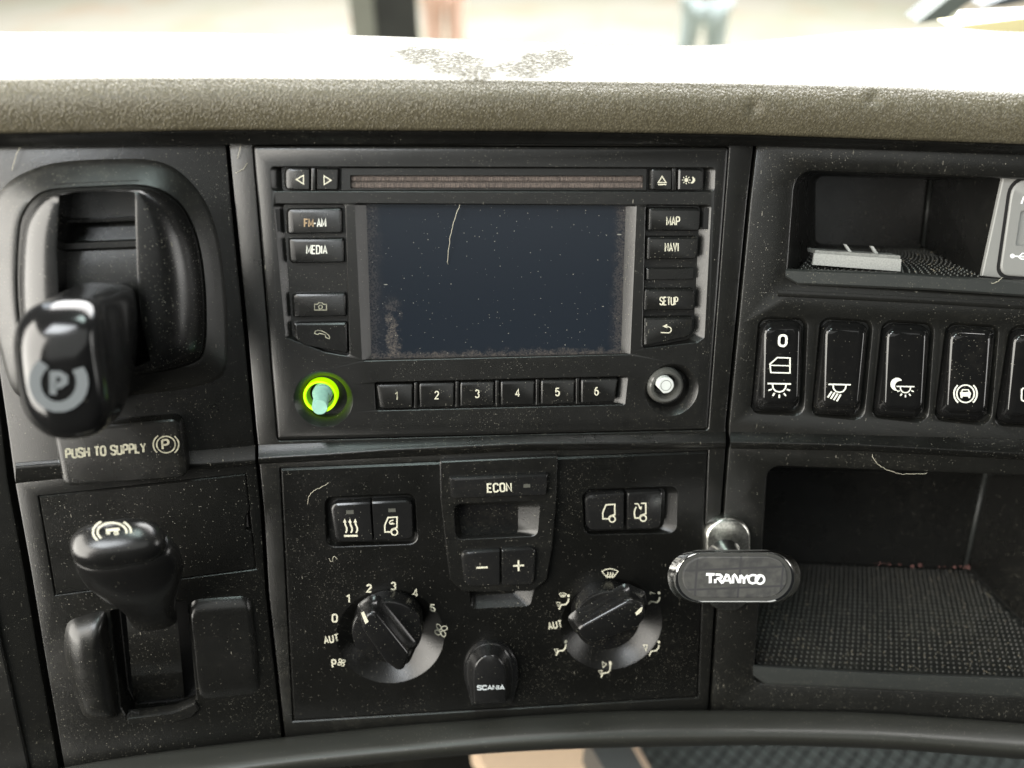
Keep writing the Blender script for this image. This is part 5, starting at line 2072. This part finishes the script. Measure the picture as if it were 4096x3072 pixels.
fibre(PC, [(1857, 763), (1836, 830), (1812, 900), (1798, 970), (1790, 1058)], -0.0028, 'long pale fibre curving down across the dark screen', 0.003, 0.00011)
fibre(PC, [(1315, 1931), (1272, 1955), (1250, 1966), (1234, 1992), (1231, 2014)], DC, 'bent fibre above the heat arrow key on the heater panel')
fibre(PR, [(3488, 1818), (3505, 1848), (3540, 1875), (3590, 1893), (3640, 1897), (3710, 1893)], 0.0005, 'thin arched fibre hanging over the top of the lower tray', 0.001)
fibre(PC, [(963, 579), (958, 602), (950, 634)], 0.0006, 'short straight fibre standing between the seam and the radio corner')
fibre(PC, [(990, 654), (970, 678), (942, 692)], 0.0, 'short slanted fibre close to the radio corner', 0.0004)
fibre(PL, [(90, 575), (64, 620), (48, 680)], 0.0006, 'wispy fibre at the foot of the leather beside the brake housing', 0.001)
fibre(PC, [(1316, 2236), (1329, 2246), (1332, 2232), (1341, 2226), (1348, 2238)], DC, 'curled fibre below the heat arrow key', 0.0003, 0.0001)
fibre(PR, [(4010, 1108), (3990, 1126), (3966, 1133)], 0.002, 'tiny fibre on the lip of the upper tray', 0.0003, 0.0001)

# ================================================================== BELOW THE RAIL
Z2 = CAM.z - 0.72


def zpt(x, y, z):
    r = ray(x, y)
    return CAM + r * ((z - CAM.z) / r.z)


def slab(name, px, z, th, mat, label, cat, kind=None):
    mb = MB()
    P = [zpt(x, y, z) for x, y in px]
    a = mb.ring3(P)
    b = mb.ring3([p - Vector((0, 0, th)) for p in P])
    mb.loft(b, a)
    mb.cap(a)
    mb.cap(b)
    c = sum(P, Vector()) / len(P)
    return single(name, mb, mat, label, cat, PW, org=(c.x, c.y), d=z - th, kind=kind)


def mat_floor():
    m, nt, b = newmat('ribbed_rubber_floor')
    tc = node(nt, 'ShaderNodeTexCoord')
    mp = node(nt, 'ShaderNodeMapping')
    mp.inputs['Rotation'].default_value = (0, 0, radians(45))
    nt.links.new(tc.outputs['Object'], mp.inputs[0])
    br_ = node(nt, 'ShaderNodeTexBrick', in_Scale=1.0)
    br_.offset = 0.0
    br_.inputs['Brick Width'].default_value = 0.011
    br_.inputs['Row Height'].default_value = 0.011
    br_.inputs['Mortar Size'].default_value = 0.0016
    br_.inputs['Mortar Smooth'].default_value = 0.6
    br_.inputs['Color1'].default_value = (0.095, 0.112, 0.110, 1)
    br_.inputs['Color2'].default_value = (0.082, 0.097, 0.095, 1)
    br_.inputs['Mortar'].default_value = (0.018, 0.02, 0.02, 1)
    nt.links.new(mp.outputs[0], br_.inputs['Vector'])
    nt.links.new(br_.outputs['Color'], b.inputs['Base Color'])
    b.inputs['Roughness'].default_value = 0.45
    inv = math_n(nt, 'SUBTRACT', 1.0, br_.outputs['Fac'])
    bump(nt, b, inv, 0.8, 0.003)
    return m


slab('floor', [(2500, 2940), (4700, 2940), (4900, 3300), (2700, 3300)], Z2, 0.02, mat_floor(), 'dark rubber cab floor with a raised diamond pattern', 'floor', 'structure')
slab('floor', [(-400, 2980), (2500, 2900), (2700, 3300), (-400, 3400)], Z2 - 0.05, 0.02, M_FASCIA, 'dark cab floor below the dashboard', 'floor', 'structure')
slab('tunnel_cover', [(1880, 2960), (2330, 2950), (2470, 3180), (2020, 3200)], Z2 + 0.10, 0.04, plain('beige_plastic', (0.62, 0.47, 0.33), 0.55, var=0.05), 'smooth beige engine cover below the grey rail', 'cover')
slab('dark_post', [(2340, 2950), (2510, 2950), (2640, 3180), (2480, 3180)], Z2 + 0.14, 0.05, plain('dark_grey_metal', (0.05, 0.055, 0.055), 0.4), 'dark grey post beside the beige engine cover', 'post')
slab('edge_strip', [(2512, 2950), (2532, 2950), (2668, 3180), (2640, 3180)], Z2 + 0.142, 0.03, plain('pale_tan_edge', (0.30, 0.23, 0.17), 0.5), 'thin tan edging strip along the dark post', 'edging')

# ================================================================== OUTSIDE THE WINDSCREEN
def mat_ground():
    m, nt, b = newmat('dry_sandy_ground')
    tc = node(nt, 'ShaderNodeTexCoord')
    v = tc.outputs['Object']
    n1 = noise(nt, v, 0.55, 4, 0.6)
    n2 = noise(nt, v, 6.0, 5, 0.7)
    c = mix(nt, ramp(nt, n1, 0.40, 0.70), (0.31, 0.30, 0.255), (0.25, 0.265, 0.19))
    c = mix(nt, math_n(nt, 'MULTIPLY', ramp(nt, n2, 0.45, 0.8), 0.5), c, (0.35, 0.325, 0.28))
    n3 = noise(nt, v, 1.1, 2)
    c = mix(nt, math_n(nt, 'MULTIPLY', ramp(nt, n3, 0.52, 0.62), 0.5), c, (0.33, 0.26, 0.20))
    nt.links.new(c, b.inputs['Base Color'])
    b.inputs['Roughness'].default_value = 0.95
    bump(nt, b, n2, 0.4, 0.05)
    return m


mb = MB()
a = mb.ring3([(-120, 2.2, 0), (120, 2.2, 0), (120, 240, 0), (-120, 240, 0)])
mb.cap(a)
b = mb.ring3([(-120, 2.2, -1), (120, 2.2, -1), (120, 240, -1), (-120, 240, -1)])
mb.loft(a, b)
single('ground', mb, mat_ground(), None, None, PW, org=(0, 2.2), d=0, kind='structure')

# square post in front of the truck
gp = 2.75


def at_y(x, y, Y):
    r = ray(x, y)
    return CAM + r * ((Y - CAM.y) / r.y)


mb = MB()
pa, pb, pc_ = at_y(1395, 60, gp + 0.04), at_y(1500, 60, gp), at_y(1652, 60, gp)
top_z, w = 3.4, 0.0
foot = [Vector((pa.x, gp + 0.10, 0)), Vector((pb.x, gp, 0)), Vector((pc_.x + 0.03, gp + 0.01, 0)), Vector((pc_.x - 0.03, gp + 0.16, 0))]
head = [p + Vector((0, 0, top_z)) for p in foot]
head[2] = head[2] - Vector((0.03, 0, 0))
a, b = mb.ring3(foot), mb.ring3(head)
mb.loft(a, b)
mb.cap(a)
mb.cap(b)
post = thing('steel_post', 'dark square steel post with its lit side painted paler, standing in front of the windscreen', 'post', PW, org=(pb.x, gp))
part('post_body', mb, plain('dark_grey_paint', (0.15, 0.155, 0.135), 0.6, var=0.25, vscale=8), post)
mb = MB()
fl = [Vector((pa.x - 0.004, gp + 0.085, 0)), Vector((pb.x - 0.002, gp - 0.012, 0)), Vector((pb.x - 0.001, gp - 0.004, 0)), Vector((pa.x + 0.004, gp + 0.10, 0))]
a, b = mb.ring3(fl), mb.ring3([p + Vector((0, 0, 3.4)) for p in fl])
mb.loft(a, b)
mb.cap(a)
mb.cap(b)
part('lit_side', mb, plain('lit_side_grey', (0.62, 0.64, 0.54), 0.6, var=0.1, vscale=8), post)  # paler strip imitates light falling on the post's left face


# people on the ground beyond
def person(name_lbl, x_px, dist, skin, top, trousers, shoes, h=1.74, stance=0.16, face=pi):
    r = ray(x_px, 60)
    X = CAM.x + r.x / r.y * dist
    root = thing('person', name_lbl, 'person', PW, org=(X, dist), d=0)
    base = Vector((X, dist, 0))

    def skin_mesh(name, verts, edges, rads, mat, parent, rootv=0):
        me = bpy.data.meshes.new(name)
        me.from_pydata([tuple(v) for v in verts], edges, [])
        me.materials.append(mat)
        o = bpy.data.objects.new(name, me)
        COL.objects.link(o)
        o.parent = parent
        me.skin_vertices.new() if hasattr(me.skin_vertices, 'new') and not me.skin_vertices else None
        m = o.modifiers.new('skin', 'SKIN')
        m.use_smooth_shade = True
        for sv, rr in zip(me.skin_vertices[0].data, rads):
            sv.radius = rr
        me.skin_vertices[0].data[rootv].use_root = True
        s = o.modifiers.new('sub', 'SUBSURF')
        s.levels = s.render_levels = 1
        return o
    s_ = stance
    k = h / 1.74
    V = [(0, 0, 0.94), (0, 0, 1.12), (0, 0, 1.32), (0, 0, 1.45), (0, -0.01, 1.54), (0, -0.02, 1.64), (0, -0.015, 1.72),
         (0.10, 0, 0.86), (0.6 * s_ + 0.05, -0.03, 0.50), (s_, 0, 0.09), (s_, -0.13, 0.04),
         (-0.10, 0, 0.86), (-0.6 * s_ - 0.05, -0.02, 0.50), (-s_, 0, 0.09), (-s_, -0.13, 0.04),
         (0.19, 0, 1.42), (0.26, 0.04, 1.16), (0.22, -0.16, 1.22), (0.20, -0.24, 1.26),
         (-0.19, 0, 1.42), (-0.26, 0.04, 1.16), (-0.22, -0.16, 1.22), (-0.20, -0.24, 1.26)]
    E = [(0, 1), (1, 2), (2, 3), (3, 4), (4, 5), (5, 6), (0, 7), (7, 8), (8, 9), (9, 10), (0, 11), (11, 12), (12, 13), (13, 14),
         (3, 15), (15, 16), (16, 17), (17, 18), (3, 19), (19, 20), (20, 21), (21, 22)]
    Rd = [(0.15, 0.11), (0.14, 0.10), (0.17, 0.11), (0.10, 0.08), (0.055, 0.055), (0.085, 0.10), (0.06, 0.07),
          (0.09, 0.09), (0.062, 0.065), (0.045, 0.05), (0.04, 0.035), (0.09, 0.09), (0.062, 0.065), (0.045, 0.05), (0.04, 0.035),
          (0.06, 0.06), (0.045, 0.045), (0.032, 0.032), (0.035, 0.018), (0.06, 0.06), (0.045, 0.045), (0.032, 0.032), (0.035, 0.018)]
    skin_mesh('body', [Vector(v) * k for v in V], E, Rd, skin, root)
    T = [0, 7, 8, 9, 11, 12, 13]
    Vt = [Vector(V[i]) * k for i in T]
    Et = [(0, 1), (1, 2), (2, 3), (0, 4), (4, 5), (5, 6)]
    Rt = [(0.17, 0.125), (0.115, 0.115), (0.088, 0.09), (0.072, 0.078), (0.115, 0.115), (0.088, 0.09), (0.072, 0.078)]
    skin_mesh('trousers', Vt, Et, Rt, trousers, root)
    T = [0, 1, 2, 3, 15, 16, 19, 20]
    Vt = [Vector(V[i]) * k for i in T]
    Vt[0].z += 0.10
    Et = [(0, 1), (1, 2), (2, 3), (3, 4), (4, 5), (3, 6), (6, 7)]
    Rt = [(0.18, 0.135), (0.165, 0.12), (0.19, 0.13), (0.11, 0.095), (0.08, 0.08), (0.07, 0.07), (0.08, 0.08), (0.07, 0.07)]
    skin_mesh('shirt', Vt, Et, Rt, top, root)
    for sx in (1, -1):
        Vt = [Vector((sx * s_, 0.05, 0.045)), Vector((sx * s_, -0.06, 0.045)), Vector((sx * s_, -0.17, 0.035))]
        skin_mesh('shoe', Vt, [(0, 1), (1, 2)], [(0.048, 0.045), (0.052, 0.045), (0.045, 0.035)], shoes, root)
    Vt = [Vector((0, 0.03, 1.68)) * k, Vector((0, 0.0, 1.755)) * k]
    skin_mesh('hair', Vt, [(0, 1)], [(0.095, 0.085), (0.075, 0.075)], shoes, root)
    root.rotation_euler = (0, 0, face - pi)
    return root


M_SKIN = plain('skin', (0.45, 0.28, 0.20), 0.55)
person('person standing outside in grey-blue trousers paled by glare with feet apart', 2818, 6.9, M_SKIN, plain('white_shirt', (0.7, 0.7, 0.7), 0.9), plain('glare_paled_denim', (0.50, 0.60, 0.61), 0.9), plain('grey_shoe', (0.5, 0.54, 0.55), 0.8), stance=0.125)  # denim painted paler to imitate lens flare over the backlit legs
person('person standing outside in a soft red and cream outfit beside the steel post', 1778, 7.6, M_SKIN, plain('red_shirt', (0.6, 0.16, 0.12), 0.9), plain('coral_trousers', (0.88, 0.62, 0.52), 0.9), plain('cream_shoe', (0.55, 0.45, 0.36), 0.8), stance=0.09)

# windscreen pillar foot and its pale trim at the far right
def upright(name, px, Y, th, mat, label, cat):
    mb = MB()
    P = [at_y(x, y, Y + dy) for x, y, dy in px]
    a = mb.ring3(P)
    b = mb.ring3([p + Vector((0.002, th, 0)) for p in P])
    mb.loft(a, b)
    mb.cap(a)
    mb.cap(b)
    return single(name, mb, mat, label, cat, PW, org=(P[0].x, P[0].y), d=P[0].z)


upright('windscreen_pillar', [(3670, 94, 0), (3790, 74, 0), (3815, 50, 0), (3860, 20, 0), (3930, -30, 0), (4010, -90, 0), (3900, -100, 0), (3800, -10, 0)], 0.62, 0.03,
        plain('grey_green_rubber', (0.085, 0.098, 0.085), 0.6, var=0.25, vscale=20), 'dark grey windscreen pillar rising at the far corner of the dash top', 'pillar')
upright('mirror_arm', [(3930, 28, 0), (4020, 22, 0), (4110, 2, 0), (4300, -40, 0), (4300, -90, 0), (4030, -10, 0)], 0.70, 0.03,
        plain('dark_grey_rubber', (0.06, 0.075, 0.08), 0.6), 'dark wedge-shaped arm beyond the windscreen pillar', 'arm')
upright('door_trim', [(3795, 110, 0), (4096, 74, 0.0), (4300, 48, 0), (4300, 150, 0), (4096, 128, 0), (3960, 126, 0)], 0.47, 0.02,
        plain('cream_plastic', (0.74, 0.66, 0.36), 0.5), 'cream wedge of door trim behind the raised corner of the dash top', 'trim panel')
slab('ledge_cover', [(3800, 96), (3835, 42), (4096, 30), (4400, 10), (4400, 44), (4096, 72)], 2.188, 0.01, plain('white_plastic', (0.7, 0.7, 0.68), 0.5),
     'white sunlit ledge between the windscreen pillar and the cream door trim', 'ledge')
